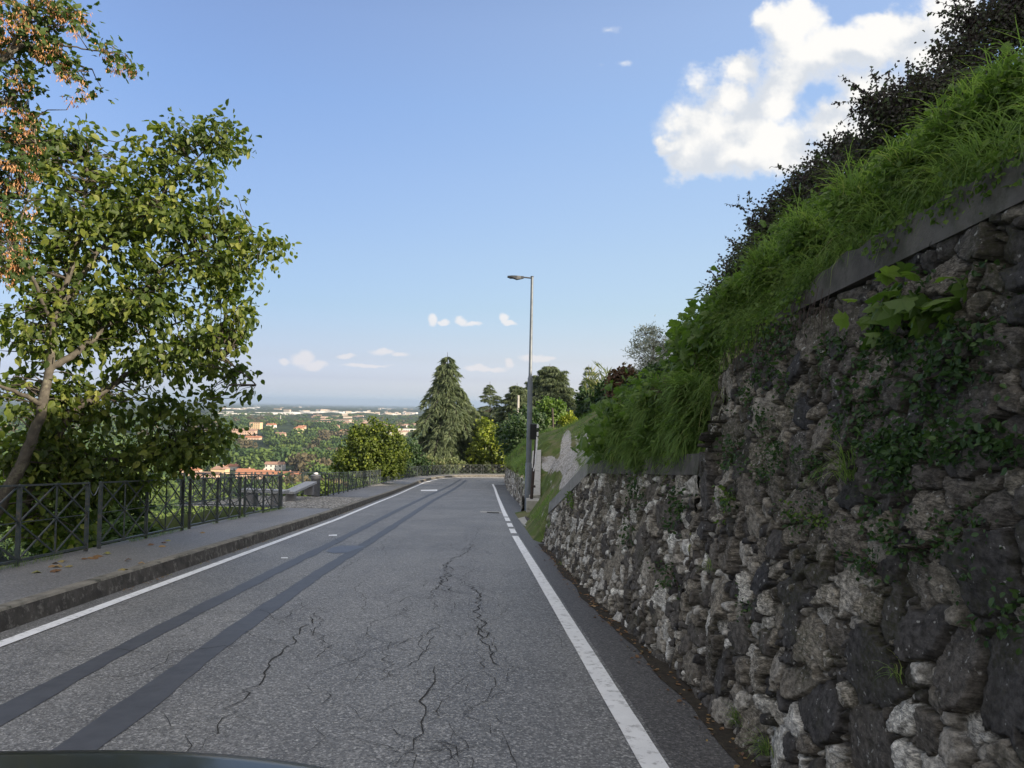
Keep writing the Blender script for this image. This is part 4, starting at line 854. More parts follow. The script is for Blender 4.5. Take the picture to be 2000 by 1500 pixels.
for i, (p_, c_) in enumerate([(0, (.018, .030, .014)), (.35, (.026, .042, .018)), (.6, (.040, .056, .022)), (.8, (.03, .045, .02)), (.9, (.09, .10, .05)), (1, (.16, .15, .09))]):
    el = e[i] if i < 2 else e.new(p_); el.position = p_; el.color = (*c_, 1)
n1 = nd(t, 'ShaderNodeTexNoise', i_Scale=.02, i_Detail=8.0, i_Roughness=.7); t.links.new(co, n1.inputs['Vector'])
c = mixc(t, sstep(t, n1.outputs[0], .42, .58), cr.outputs[0], (.016, .026, .012))
n2 = nd(t, 'ShaderNodeTexNoise', i_Scale=.4, i_Detail=6.0); t.links.new(co, n2.inputs['Vector']); sp = nd(t, 'ShaderNodeSeparateXYZ'); t.links.new(co, sp.inputs[0])
near = sstep(t, sp.outputs[1], 500., 200.); c = mixc(t, near, c, mixc(t, n2.outputs[0], (.035, .055, .018), (.075, .09, .03))); t.links.new(c, b.inputs['Base Color'])
m_.build('ground', m, smooth=True, kind='structure', label='valley floor and plain stretching to the horizon')

# ------------------------------------------------------------------ plants
def unit(v): return v / (np.linalg.norm(v, axis=-1, keepdims=True) + 1e-9)
def rdir(n, r_): return unit(r_.normal(size=(n, 3)))
def blob_points(blobs, n, r_, shell=.45):
    """blobs: (center(3), radii(3)) → clump centres + outward directions, volume-weighted"""
    C_ = np.array([b_[0] for b_ in blobs]); Rd = np.array([b_[1] for b_ in blobs]); w = Rd.prod(1) ** .8; idx = r_.choice(len(blobs), n, p=w / w.sum())
    d = rdir(n, r_); rad_ = (shell + (1 - shell) * r_.random(n) ** .6) * r_.uniform(.75, 1.05, n)
    return C_[idx] + d * Rd[idx] * rad_[:, None], d, idx
def leaves(mb, cen, out, per, spread, size, tmpl, r_, droop=.5, tone=(0, 1), flat=.6, szv=.3):
    n = len(cen) * per; c = np.repeat(cen, per, 0); o = np.repeat(out, per, 0)
    O = c + r_.normal(size=(n, 3)) * spread * np.array([1, 1, .8]); T = unit(o * .7 + rdir(n, r_) * .9 + np.array([0, 0, -droop])); N = unit(rdir(n, r_) * (1 - flat) + np.array([0, 0, flat]) + o * .25)
    ct = np.repeat(r_.random(len(cen)), per); rn = np.clip(tone[0] + (tone[1] - tone[0]) * (.45 * ct + .55 * r_.random(n)), 0, 1)
    mb.inst(tmpl[0], tmpl[1], O, T, N, size * r_.uniform(1 - szv, 1 + szv, n), rn)
def PB(px, py, d, rx, ry, rd=None):
    c = P(px, py, d); s_ = d / F; return (c, (rx * s_, (rd if rd is not None else (rx + ry) / 2 * s_), ry * s_))
def limb(mb, pts, r0, r1, k=8, r_=None, wob=.02):
    pts = np.array(pts, float); n = len(pts); t_ = np.linspace(0, n - 1, (n - 1) * 5 + 1); i0 = np.clip(t_.astype(int), 0, n - 2); f = (t_ - i0)[:, None]
    p0 = pts[np.clip(i0 - 1, 0, n - 1)]; p1 = pts[i0]; p2 = pts[i0 + 1]; p3 = pts[np.clip(i0 + 2, 0, n - 1)]
    Q = .5 * ((2 * p1) + (-p0 + p2) * f + (2 * p0 - 5 * p1 + 4 * p2 - p3) * f ** 2 + (-p0 + 3 * p1 - 3 * p2 + p3) * f ** 3)
    if r_ is not None: Q[1:-1] += r_.normal(size=Q[1:-1].shape) * wob
    mb.tube(Q, np.linspace(r0, r1, len(Q)), k); return Q
def twigs_to(mb, nodes, targets, r_, r0=.012, r1=.003, sag=.1, k=4, maxn=900):
    idx = r_.permutation(len(targets))[:maxn]
    for i in idx:
        tg_ = targets[i]; d = np.linalg.norm(nodes - tg_, axis=1) + .6 * np.maximum(0, nodes[:, 2] - tg_[2]); a = nodes[np.argmin(d)]; L = np.linalg.norm(tg_ - a)
        if L < .05: continue
        m1 = a * .66 + tg_ * .34 + r_.normal(size=3) * L * .08 + [0, 0, L * .06]; m2 = a * .33 + tg_ * .67 + r_.normal(size=3) * L * .08 + [0, 0, L * .05]
        rr0 = min(r0, .004 + L * .012); mb.tube([a, m1, m2, tg_], [rr0, rr0 * .75, rr0 * .5, r1], k, cap=False)

# -- big leaning broadleaf tree on the left
r_ = np.random.default_rng(21)
base = P(-25, 1075, 10.9); base[2] -= .8
tree = empty('broadleaf_tree', base, 'large green broadleaf tree leaning over the near fence', 'tree')
mw = MB(); nodes = []
def L_(pts, r0, r1): nodes.append(limb(mw, [P(*p) for p in pts], r0, r1, 9, r_, .012))
L_([(-40, 1150, 10.9), (-10, 1010, 10.9), (30, 930, 11), (62, 860, 11.1), (85, 780, 11.2), (98, 715, 11.3), (104, 640, 11.5), (140, 520, 11.8), (165, 400, 12), (170, 300, 12.2)], .112, .02)
L_([(40, 1010, 11.6), (85, 900, 11.8), (138, 808, 12), (190, 775, 12.2), (245, 735, 12.5), (330, 700, 12.8), (420, 690, 13), (500, 752, 13.1)], .095, .012)
L_([(98, 720, 11.3), (150, 690, 11.6), (205, 640, 12), (270, 580, 12.4), (340, 510, 12.8), (420, 480, 13), (530, 470, 13.2)], .062, .01)
L_([(120, 600, 11.5), (160, 540, 11.8), (210, 470, 12.2), (300, 400, 12.6), (370, 320, 12.9), (440, 260, 13)], .05, .008)
L_([(85, 790, 11.2), (50, 775, 10.8), (0, 755, 10.4), (-80, 700, 10)], .045, .015)
L_([(75, 905, 11.8), (150, 905, 12.3), (245, 893, 12.8), (330, 880, 13.2)], .05, .012)
L_([(104, 640, 11.5), (70, 560, 11), (40, 460, 10.8), (60, 360, 10.9)], .035, .008)
L_([(150, 690, 11.6), (230, 660, 12.8), (320, 640, 13.6), (430, 600, 14)], .04, .01)
mw.build('trunk', MAT['bark'], tree, smooth=True)
nodes = np.vstack(nodes)
B = [(295, 290, 40, 38), (340, 270, 34, 25), (300, 340, 60, 50), (355, 255, 30, 18), (420, 272, 45, 30), (450, 250, 24, 18), (460, 290, 26, 18), (395, 250, 25, 15), (220, 340, 60, 40), (240, 390, 95, 45), (400, 340, 60, 25), (120, 330, 50, 65), (90, 270, 50, 30), (330, 430, 115, 55), (440, 420, 60, 45), (490, 470, 55, 38), (545, 482, 28, 24),
     (180, 480, 130, 60), (400, 520, 100, 50), (470, 545, 30, 35), (30, 470, 60, 120), (250, 590, 150, 70), (440, 610, 55, 40), (480, 622, 22, 25), (410, 660, 70, 38), (110, 640, 110, 80), (330, 700, 110, 50), (440, 730, 45, 22), (482, 760, 32, 18),
     (60, 780, 90, 70), (230, 790, 130, 60), (370, 790, 70, 45), (420, 835, 38, 24), (330, 860, 60, 50), (180, 890, 130, 45), (60, 900, 80, 60), (360, 905, 28, 22), (90, 960, 130, 50), (230, 950, 100, 30), (100, 1020, 110, 40)]
blobs = []
B += [(370, 880, 60, 34), (300, 915, 70, 34), (420, 860, 30, 30), (200, 930, 80, 34), (120, 870, 70, 45), (40, 880, 60, 50), (150, 600, 60, 45), (90, 560, 60, 50), (185, 660, 60, 40), (140, 260, 40, 34), (60, 300, 50, 40), (170, 420, 70, 45), (520, 510, 36, 24), (120, 750, 60, 40)]
for (px, py, rx, ry) in B:
    d = float(np.interp(px, [0, 250, 560], [11.3, 12.6, 13.2])); blobs.append(PB(px, py, d, rx, ry, (.75 if py > 760 else 1.3) if rx > 60 else .6))
cen, out, _ = blob_points(blobs, 1560, r_, .3)
m_ = MB(); leaves(m_, cen, out, 12, .12, .122, OVAL, r_, .75, flat=.4, szv=.45)
m_.build('crown', G['tree'], tree); mt = MB(); twigs_to(mt, nodes, cen, r_, .02, .004, maxn=1700); mt.build('twigs', MAT['barkdk'], tree)
# -- maple with orange seed bunches at the top left
r_ = np.random.default_rng(22)
mbase = np.array([-9.6, 7.6, float(TZ(-9.6, 7.6)[0]) - .2]); tree = empty('maple_tree', mbase, 'maple tree with orange seed bunches reaching in at the top left corner', 'tree')
mw = MB(); nodes = []
L_([(-420, 1300, 8.6), (-330, 900, 8.5), (-280, 500, 8.5), (-250, 200, 8.5), (-230, -150, 8.5)], .18, .05)
nodes.append(limb(mw, [mbase, P(-420, 1300, 8.6)], .2, .18, 9))
L_([(-260, 330, 8.5), (-100, 180, 8.6), (15, 105, 8.7), (60, 88, 8.8), (110, 110, 8.9), (180, 135, 9)], .05, .01)
L_([(15, 105, 8.7), (50, 50, 8.7), (100, 30, 8.8)], .02, .008)
L_([(-60, 160, 8.6), (10, 200, 8.8), (60, 235, 8.9), (75, 300, 9)], .03, .008)
L_([(110, 85, 8.8), (160, 95, 8.9), (225, 105, 9), (250, 112, 9)], .012, .004)
L_([(-260, 500, 8.5), (-100, 430, 8.7), (-10, 400, 8.8), (50, 380, 9)], .04, .008)
L_([(-250, 200, 8.5), (-120, 60, 8.6), (0, 0, 8.7), (120, -30, 8.8)], .04, .008)
mw.build('trunk', MAT['bark'], tree, smooth=True); nodes = np.vstack(nodes)
B = [(60, 30, 75, 28), (110, 5, 60, 18), (20, 70, 40, 40), (150, 30, 25, 16), (195, 80, 26, 22), (210, 100, 22, 18), (250, 118, 17, 13), (85, 80, 40, 22), (110, 110, 36, 32), (160, 165, 34, 20), (145, 190, 14, 12), (30, 140, 38, 40), (60, 175, 26, 22), (40, 220, 26, 22), (60, 265, 22, 28), (15, 270, 35, 40), (25, 330, 45, 50), (15, 420, 40, 50), (20, 500, 30, 60), (-60, 100, 80, 160), (-60, 350, 80, 140), (-180, 200, 130, 220)]
blobs = [PB(px, py, 8.8, rx, ry, .5 if px > 0 else .9) for (px, py, rx, ry) in B]
cen, out, _ = blob_points(blobs, 640, r_, .15); m_ = MB(); leaves(m_, cen, out, 9, .08, .068, LOBED, r_, .5, flat=.5); m_.build('crown', G['maple'], tree)
mt = MB(); twigs_to(mt, nodes, cen, r_, .012, .003); mt.build('twigs', MAT['barkdk'], tree)
c2 = cen[r_.random(len(cen)) < .62] + [0, -.04, -.07]; m_ = MB(); leaves(m_, c2, c2 * 0, 34, .042, .042, NARROW, r_, 1.6, flat=.1); m_.build('seed_bunches', G['samara'], tree, label='orange brown hanging seed bunches')

# -- generic clump tree in world units
def clump_tree(name, label, cat, blobs, n, per, spread, size, mat, seed, trunk=None, tmpl=CLUMP, droop=.2, group=None, shell=.5, tone=(0, 1), barkm=None, flat=.4, twn=80):
    r_ = np.random.default_rng(seed); c0 = np.array([b_[0] for b_ in blobs]); lowz = min(b_[0][2] - b_[1][2] for b_ in blobs); bx = c0[:, :2].mean(0)
    base = trunk[0] if trunk is not None else np.array([*bx, lowz]); root = empty(name, base, label, cat, group)
    cen, out, _ = blob_points(blobs, n, r_, shell); m_ = MB(); leaves(m_, cen, out, per, spread, size, tmpl, r_, droop, tone, flat); m_.build('crown', mat, root)
    mw = MB(); top = c0[np.argmax(c0[:, 2])]
    pts = trunk if trunk is not None else [base, base * .5 + top * .5 + r_.normal(size=3) * .05, top]
    H_ = top[2] - base[2]; Q = limb(mw, pts, max(.02, .022 * H_), .008, 7, r_, .01)
    nodes = np.vstack([Q]); 
    for c_ in c0: 
        a = Q[np.argmin(np.linalg.norm(Q - (c_ - [0, 0, np.linalg.norm(c_ - Q.mean(0)) * .5]), axis=1))]; mw.tube([a, a * .5 + c_ * .5 + [0, 0, .05], c_], [max(.012, .009 * H_), .01, .006], 5, cap=False); nodes = np.vstack([nodes, a * .5 + c_ * .5 + [0, 0, .05], c_])
    twigs_to(mw, nodes, cen, r_, .012, .003, maxn=twn); mw.build('trunk', barkm or MAT['barkdk'], root, smooth=True); return root

# -- cedars
def cedar(px, py_top, py_base, d, rpx, label, seed, nbr=110, droop=.45, lean=0, dens=1.0, bare=0.04, group=None, shape=.8, size=1.0, tj=5.0, rl=(.72, 1.12)):
    r_ = np.random.default_rng(seed); top = P(px, py_top, d); bot = P(px - lean, py_base, d); zb = float(TZ(bot[0], bot[1])[0]) - .3 if HRok(bot[0], bot[1]) is None else HRok(bot[0], bot[1]) - .2
    zb = min(zb, bot[2]); base = np.array([bot[0], bot[1], zb]); Hh = top[2] - bot[2]; root = empty('cedar_tree', base, label, 'cedar tree', group)
    Rm = rpx * 1.3 * d / F; mw = MB(); mids = [base * (1 - f) + top * f + np.array([.04 * Rm * math.sin(f * 9), .04 * Rm * math.cos(f * 7), 0]) * (1 - f) for f in np.linspace(0, 1, 8)]
    limb(mw, mids, .02 * Hh + .03, .02, 8); m_ = MB(); n_tot = 0
    for i in range(nbr):
        f = (8 * (i // 8) + 4 + r_.normal(0, tj)) / nbr; f = min(max(f, .01), .99) ** 1.05; az = i * 2.4 + r_.uniform(-.6, .6); Lb = Rm * ((1 - f) ** shape * r_.uniform(*rl) * (1 + .14 * math.sin(az * 2 + seed) + .12 * math.sin(f * 17 + az)) + .05)
        if f > bare + .9 * 0 and f < .06: Lb *= .85
        z0 = bot[2] + Hh * (.02 + .95 * f); o = np.array([base[0] * (1 - f) + top[0] * f, base[1], z0]); dr_ = np.array([math.cos(az), math.sin(az), 0]); up = r_.uniform(.02, .22) * (1 if f < .85 else 2.5)
        ts = np.linspace(0, 1, 7); pts = o + dr_ * (Lb * ts)[:, None] + np.array([0, 0, 1]) * (Lb * (up * ts - droop * ts ** 2.6))[:, None]
        mw.tube(pts, np.linspace(.012 + .012 * Lb, .006, 7), 4, cap=False)
        k = int((26 + 46 * Lb) * dens * 1.0); tt = r_.uniform(.12, 1, k) ** .75; j = np.clip((tt * 6).astype(int), 0, 5); ff = (tt * 6 - j)[:, None]; c = pts[j] * (1 - ff) + pts[j + 1] * ff
        side = np.array([-dr_[1], dr_[0], 0]); w = r_.normal(0, 1, k) * (.10 + .20 * Lb * (1.1 - tt)) ; O = c + side * w[:, None] + np.array([0, 0, 1]) * (-np.abs(w) * .25 - r_.random(k) * .12)[:, None]
        T = unit(dr_ * r_.uniform(.2, 1, (k, 1)) + side * (np.sign(w) * r_.uniform(.1, .9, k))[:, None] + np.array([0, 0, -1]) * r_.uniform(.15, .75 + droop, (k, 1))); N = unit(rdir(k, r_) * .5 + [0, 0, .6])
        sz = r_.uniform(.35, .75, k) * (.55 + .12 * Rm) * size; m_.inst(NEED[0], NEED[1], O, T, N, np.stack([sz * .75, sz, sz], 1), np.clip(.25 + .5 * r_.random(k) + .25 * tt, 0, 1))
    m_.build('crown', G['cedar'], root); mw.build('trunk', MAT['barkdk'], root, smooth=True); return root
NEED = (np.array([[0, 0, 0], [-.16, .3, 0], [-.02, .35, .04], [-.10, .8, -.04], [0, 1, -.1], [.10, .75, -.04], [.02, .35, .04], [.17, .35, 0]]), np.array([[0, 2, 3, 1], [2, 6, 5, 4], [0, 7, 5, 6]]))
NEED = (NEED[0], np.array([[0, 2, 3, 1], [2, 6, 4, 3], [6, 0, 7, 5]]))
def HRok(x, y):
    if y < 66 and x > float(xw(y)) + .3: return float(HR(np.array([x]), np.array([y]))[0])
    return None
cedar(874, 688, 918, 88, 90, 'tall drooping cedar standing beyond the bend of the fence', 31, 150, .62, lean=-4, dens=.85, shape=.88, tj=1.2, rl=(.55, 1.15), size=.9)
cedar(885, 690, 760, 88.5, 12, 'leaning split top of the tall drooping cedar', 32, 14, .5, dens=.8) if False else None
cedar(957, 745, 900, 104, 50, 'second smaller cedar right of the tall drooping one', 33, 130, .25, dens=.8, shape=.85, size=.7)
cedar(1074, 710, 880, 102, 78, 'broad dark cedar behind the street lamp and the drive', 34, 320, .22, dens=.95, shape=.7, size=.8, rl=(.8, 1.08), group=None)
cedar(1010, 748, 900, 92, 56, 'dark cedar half hidden left of the street lamp', 35, 190, .22, dens=1.1, shape=.6, size=.85)
cedar(1050, 728, 880, 108, 60, 'dark cedar directly behind the street lamp pole', 38, 200, .22, dens=1.0, shape=.65, size=.8)
cedar(1150, 712, 845, 96, 34, 'thin cedar behind the reeds at the top of the drive', 36, 110, .15, dens=.8, shape=.7, size=.65)
cedar(925, 790, 925, 96, 60, 'low cedar boughs between the two central cedars', 37, 50, .3, dens=1.0, shape=.3)

# -- bright bushes beyond the bend, leafy small tree beside the far fence
clump_tree('yellow_green_bush', 'sunlit yellow green bush beyond the bend between the cedar and the bank', 'bush', [PB(960, 870, 84, 34, 38), PB(945, 835, 86, 18, 18), PB(985, 880, 82, 18, 28), PB(930, 890, 84, 20, 20), PB(1000, 900, 84, 20, 20)], 420, 9, .24, .34, G['bushy'], 41, droop=.1)
clump_tree('bushy_tree', 'leafy green tree standing just outside the far fence', 'tree', [PB(722, 874, 52, 40, 26, 1.6), PB(690, 893, 52, 34, 24, 1.4), PB(762, 888, 52, 34, 24, 1.4), PB(738, 850, 52, 17, 20, .8), PB(716, 850, 53, 13, 18, .8), PB(765, 850, 52, 14, 18, .8), PB(700, 850, 52, 16, 20, .8), PB(740, 910, 52, 60, 22, 1.8), PB(672, 905, 52, 22, 16, .8), PB(750, 832, 52, 7, 12, .4), PB(712, 834, 52, 7, 12, .4), PB(780, 862, 52, 12, 16, .6), PB(664, 890, 52, 12, 14, .5), PB(685, 862, 52, 10, 14, .5), PB(728, 826, 52, 7, 12, .3), PB(768, 838, 52, 7, 12, .3), PB(692, 840, 52, 7, 12, .3), PB(792, 885, 52, 10, 16, .5), PB(655, 915, 52, 10, 10, .5)], 1150, 9, .15, .17, G['bushy'], 42, droop=.2, tone=(-.3, .72),
           trunk=[np.array([*P(722, 950, 52)[:2], float(TZ(*P(722, 950, 52)[:2])[0]) - .2]), P(722, 930, 52), P(722, 880, 52)])
clump_tree('shrub', 'low dry shrub at the foot of the tall cedar', 'bush', [PB(838, 900, 80, 24, 12), PB(880, 905, 80, 30, 10), PB(815, 905, 78, 20, 10)], 160, 8, .16, .2, G['reed'], 43)
clump_tree('shrub', 'dark shrub between the small tree and the tall cedar', 'bush', [PB(800, 885, 76, 22, 26), PB(812, 905, 76, 30, 16), PB(790, 905, 74, 16, 14)], 240, 8, .2, .26, G['dark'], 44)
clump_tree('round_tree', 'round bright green young tree at the end of the drive', 'tree', [PB(1076, 800, 62, 20, 20), PB(1064, 792, 62, 12, 13), PB(1092, 798, 62, 10, 14), PB(1070, 815, 62, 15, 12)], 220, 8, .16, .24, G['green'], 45, trunk=[P(1081, 850, 62), P(1080, 820, 62), P(1078, 795, 62)])
clump_tree('yellow_green_bush', 'bright yellow bush at the far end of the drive', 'bush', [PB(1105, 822, 64, 15, 10), PB(1122, 825, 64, 10, 9), PB(1112, 812, 64, 12, 8)], 90, 8, .14, .2, G['bushy'], 46, tone=(.4, 1))
clump_tree('hedge', 'dark round hedge left of the drive behind the traffic signal', 'hedge', [PB(1010, 840, 55, 24, 26), PB(1030, 820, 57, 30, 22), PB(995, 865, 60, 18, 22), PB(1045, 830, 58, 22, 22), PB(985, 845, 66, 12, 18)], 380, 8, .2, .24, G['dark'], 47)
clump_tree('hedge', 'dark tall hedge on the right of the drive', 'hedge', [PB(1148, 795, 48, 22, 32), PB(1170, 785, 46, 24, 30), PB(1195, 770, 42, 26, 28), PB(1150, 770, 50, 14, 14), PB(1215, 775, 38, 26, 30), PB(1180, 815, 44, 30, 22), PB(1240, 790, 34, 30, 24)], 800, 9, .17, .2, G['dark'], 48)
# reeds
def reeds(label, pts, seed, hh):
    r_ = np.random.default_rng(seed); base = P(*pts[0][:3]); root = empty('reeds', base, label, 'reeds'); m_ = MB(); ms = MB()
    for (px, py, d, top) in pts:
        b0 = P(px, py, d); t0 = P(px + r_.uniform(-5, 5), top, d); ms.tube([b0, (b0 + t0) / 2 + r_.normal(size=3) * .03, t0], [.02, .016, .008], 5)
        k = 12; f = r_.uniform(.25, 1, k)[:, None]; O = b0 * (1 - f) + t0 * f; T = unit(rdir(k, r_) * [1, 1, .2] + [0, 0, .7]); m_.inst(NARROW[0], NARROW[1], O, T, unit(rdir(k, r_) + [0, 0, .5]), np.stack([np.full(k, .3), np.full(k, .75), np.full(k, .9)], 1) * hh, r_.random(k))
    m_.build('leaves', G['reed'], root); ms.build('stems', G['reed'], root)
reeds('tall pale reeds above the dark hedge at the top of the drive', [(1150, 775, 44, 728), (1158, 775, 44, 722), (1166, 775, 44, 740), (1176, 772, 43, 715), (1186, 772, 43, 728), (1172, 775, 43, 745), (1188, 770, 42, 732), (1160, 775, 44, 750), (1154, 775, 44, 745), (1145, 778, 45, 740)], 51, 1.0)
clump_tree('reddish_bush', 'reddish brown bush above the gravel drive', 'bush', [PB(1215, 745, 32, 22, 22), PB(1228, 735, 32, 16, 18), PB(1200, 755, 32, 14, 14)], 300, 8, .12, .15, G['red'], 52)
clump_tree('silvery_tree', 'small tree with silvery white leaves against the sky', 'tree', [PB(1270, 690, 24, 36, 34, .8), PB(1262, 655, 24, 24, 18, .5), PB(1285, 660, 24, 22, 20, .5), PB(1245, 680, 24, 14, 14, .4), PB(1300, 690, 24, 30, 30, .7), PB(1275, 720, 24, 34, 22, .7), PB(1235, 692, 24, 10, 8, .3), PB(1275, 637, 24, 7, 9, .2)], 520, 8, .09, .11, G['silver'], 53, tmpl=NARROW, droop=-.3, twn=300, barkm=MAT['twig'])
clump_tree('shrub', 'grey green low shrub under the silvery tree', 'bush', [PB(1310, 728, 15, 42, 20, .6), PB(1280, 742, 16, 34, 16, .6), PB(1240, 765, 20, 34, 16, .6), PB(1335, 715, 14, 20, 18, .4)], 420, 9, .07, .07, G['dark'], 54)

# -- grass, vines and shrubs on the walls
def grass(name, label, O, Lh, lean, mat, r_, w=1.0, tone=(0, 1)):
    n = len(O); T = unit(np.array(lean)[None] * r_.uniform(.3, 1.2, (n, 1)) + rdir(n, r_) * [.6, .6, .25] + [0, 0, .55]); N = unit(-np.array(lean)[None] * .3 + rdir(n, r_) * .3 + [0, 0, .4])
    Ls = Lh * r_.uniform(.45, 1.2, n); m_ = MB(); m_.inst(BLADE[0], BLADE[1], O, T, N, np.stack([w * np.full(n, .22), Ls, Ls], 1), tone[0] + (tone[1] - tone[0]) * r_.random(n)); return m_.build(name, mat, label=label, kind='stuff')
BL2 = (np.array([[-.02, 0, 0], [.02, 0, 0], [.02, .25, .13], [-.02, .25, .13], [.017, .5, .14], [-.017, .5, .14], [.012, .75, .02], [-.012, .75, .02], [.003, .95, -.22], [-.003, .95, -.22]]), np.array([[0, 1, 2, 3], [3, 2, 4, 5], [5, 4, 6, 7], [7, 6, 8, 9]]))
def hang(name, label, O, Lh, r_, w=.22, out=(-1, 0, 0), tone=(0, 1), mat=None, rise=.5):
    n = len(O); T = unit(np.array(out)[None] * r_.uniform(.1, 1.1, (n, 1)) + rdir(n, r_) * [.6, .9, .35] + [0, 0, 1] * r_.uniform(.1, 1, (n, 1)) * rise); N = np.tile([0, 0, 1.], (n, 1)) + rdir(n, r_) * .2
    Ls = Lh * r_.uniform(.4, 1.15, n); m_ = MB(); m_.inst(BL2[0], BL2[1], O, T, N, np.stack([np.full(n, w), Ls, Ls * 1.35], 1), tone[0] + (tone[1] - tone[0]) * r_.random(n)); return m_.build(name, mat or G['grass'], label=label, kind='stuff')
r_ = np.random.default_rng(61)
def topz(x, y): return HR(np.asarray(x), np.asarray(y))
n = 1600; y = r_.uniform(.8, 5.35, n); e = np.abs(r_.normal(0, .45, n)) + .02; x = xw(y) + .15 * HM + .08 + e; O = np.column_stack([x, y, np.maximum(topz(x, y), zr(y) + HM + .2)])
hang('overhanging_grass', 'long bright green grass spilling over the top of the tall wall', O, .42, r_, .15)
n = 12000; y = np.concatenate([r_.uniform(5.5, 10.6, n)]); e = np.abs(r_.normal(0, .45, n)) + .05; x = xw(y) + .22 + .1 + e; O = np.column_stack([x, y, topz(x, y) - .02 + .25 * r_.random(n)])
hang('overhanging_grass', 'soft green grass mound above the lower wall beside the drive', O, .42, r_, .17)
n = 16000; y = 25.8 + 38 * r_.random(n) ** 1.0; s_ = r_.uniform(-.05, 3.2, n); x = xw(y) + .2 + s_; O = np.column_stack([x, y, topz(x, y) - .03])
pk = (~((y < 33.5) & (s_ < 1.5) & (y > 24)) | (s_ < .12)) & ((pixof(x, y, O[:, 2])[0] < 1050) | (y > 50)); O = O[pk]
hang('bank_grass', 'green grass on the steep bank beyond the street lamp', O, .5, r_, .5, rise=.8, tone=(0, .95))
n = 24000; y = r_.uniform(14.9, 46, n); x = xw(y) + .1 + 5.5 * r_.random(n); z = topz(x, y)
gv_r = gravel_at(x, y, z); keep = (gv_r < .12 + .3 * r_.random(n)) & ((y < 20) | (gv_r < .02)) & ((y < 24) | (r_.random(n) < .45)) & ((y > 16.0) | (x > 1.2)); keep &= ~((x < 1.5) & (y > 24.2) & (y < 26)); O = np.column_stack([x, y, z])[keep]
grass('drive_grass', 'short patchy grass beside and between the gravel wheel tracks', O, .06, (0, 0, .6), G['grass'], r_, w=.6, tone=(.2, 1))
n = 5000; y = r_.uniform(14.8, 19.5, n); x = xw(y) + .02 + 1.6 * r_.random(n); z = topz(x, y); kp = (gravel_at(x, y, z) < .2) & (z > zr(y) + .03) & ~((y > 15.2) & (x < xw(y) + .18)); grass('gap_grass', 'short grass on the slope at the driveway mouth', np.column_stack([x, y, z])[kp], .13, (0, 0, .6), G['grass'], r_, w=.5, tone=(.1, .9))
n = 2600; y = r_.uniform(40, 66, n); x = xw(y) + 1.5 + 9 * r_.random(n); O = np.column_stack([x, y, topz(x, y)]); grass('meadow_grass', 'taller grass at the far end of the drive', O, .28, (0, 0, .6), G['grass'], r_, w=1.2, tone=(.1, .8))

def tufts(cen, out, per, L, seed, w, outdir, tone):
    r_ = np.random.default_rng(seed); n = len(cen) * per; O = np.repeat(cen, per, 0) + r_.normal(size=(n, 3)) * .018; o = np.repeat(out, per, 0); td = np.repeat(unit(rdir(len(cen), r_) * .6 + np.array(outdir)), per, 0)
    T = unit(o * .4 + td * .7 + rdir(n, r_) * .55 + [0, 0, .35]); Ls = L * np.repeat(r_.uniform(.6, 1.2, len(cen)), per) * r_.uniform(.5, 1.1, n); m_ = MB()
    m_.inst(BL2[0], BL2[1], O, T, np.tile([0, 0, 1.], (n, 1)) + rdir(n, r_) * .3, np.stack([np.full(n, w), Ls, Ls * 1.3], 1), tone[0] + (tone[1] - tone[0]) * np.clip(.6 * np.repeat(r_.random(len(cen)), per) + .4 * r_.random(n), 0, 1)); return m_
def mound(name, label, blobs, n, L, seed, w=.14, tone=(0, 1)):
    r_ = np.random.default_rng(seed); cen, out, _ = blob_points(blobs, n // 32, r_, .55); m_ = tufts(cen, out, 32, L, seed + 5, w, (-.7, -.4, .1), tone); return m_.build(name, G['grass'], label=label, kind='stuff')
we = np.random.default_rng(616); n = 700; y = we.uniform(1.3, 5.3, n); keep = fbm(y * 2.2, y * 0, 66, 2) > -.12; y = y[keep]; n = len(y); x = xw(y) + .15 * HM + we.uniform(-.07, .1, n); cen = np.column_stack([x, y, zr(y) + HM + .16 - .15 * np.clip((y - 3.7) / .9, 0, 1) + we.normal(0, .05, n)])
m_ = MB(); leaves(m_, cen, np.tile([-1., 0, -.2], (n, 1)), 9, .04, .024, OVAL, we, .8, flat=.3, szv=.5); m_.build('trailing_weeds', G['green'], label='small trailing weeds spilling over the concrete band', kind='stuff')
mw_ = np.random.default_rng(617); cen, out, _ = blob_points([PB(1258, 860, 7.66, 50, 36, .25), PB(1310, 850, 6.66, 58, 42, .25), PB(1355, 830, 5.98, 30, 46, .25), PB(1218, 880, 8.69, 20, 22, .15), PB(1280, 895, 7.20, 54, 18, .12), PB(1345, 893, 6.12, 26, 14, .12), PB(1270, 815, 7.40, 50, 26, .25)], 2200, mw_, .45)
m_ = MB(); leaves(m_, cen, out, 8, .07, .062, NARROW, mw_, .5, flat=.3, szv=.5); m_.build('feathery_weeds', G['green'], label='feathery bright weeds bulging over the lower wall', kind='stuff')
mound('grass_mound', 'thick soft grass mound hanging over the lower wall beside the drive', [PB(1238, 865, 8.14, 42, 40, .3), PB(1265, 845, 7.51, 55, 50, .35), PB(1315, 850, 6.57, 50, 48, .3), PB(1355, 845, 5.98, 30, 45, .3), PB(1300, 800, 6.83, 60, 40, .35), PB(1350, 790, 6.05, 34, 40, .3), PB(1223, 900, 8.54, 24, 18, .15), PB(1280, 890, 7.20, 50, 20, .15), PB(1345, 885, 6.12, 24, 14, .12)], 20000, .22, 611, w=.34, tone=(.1, 1))
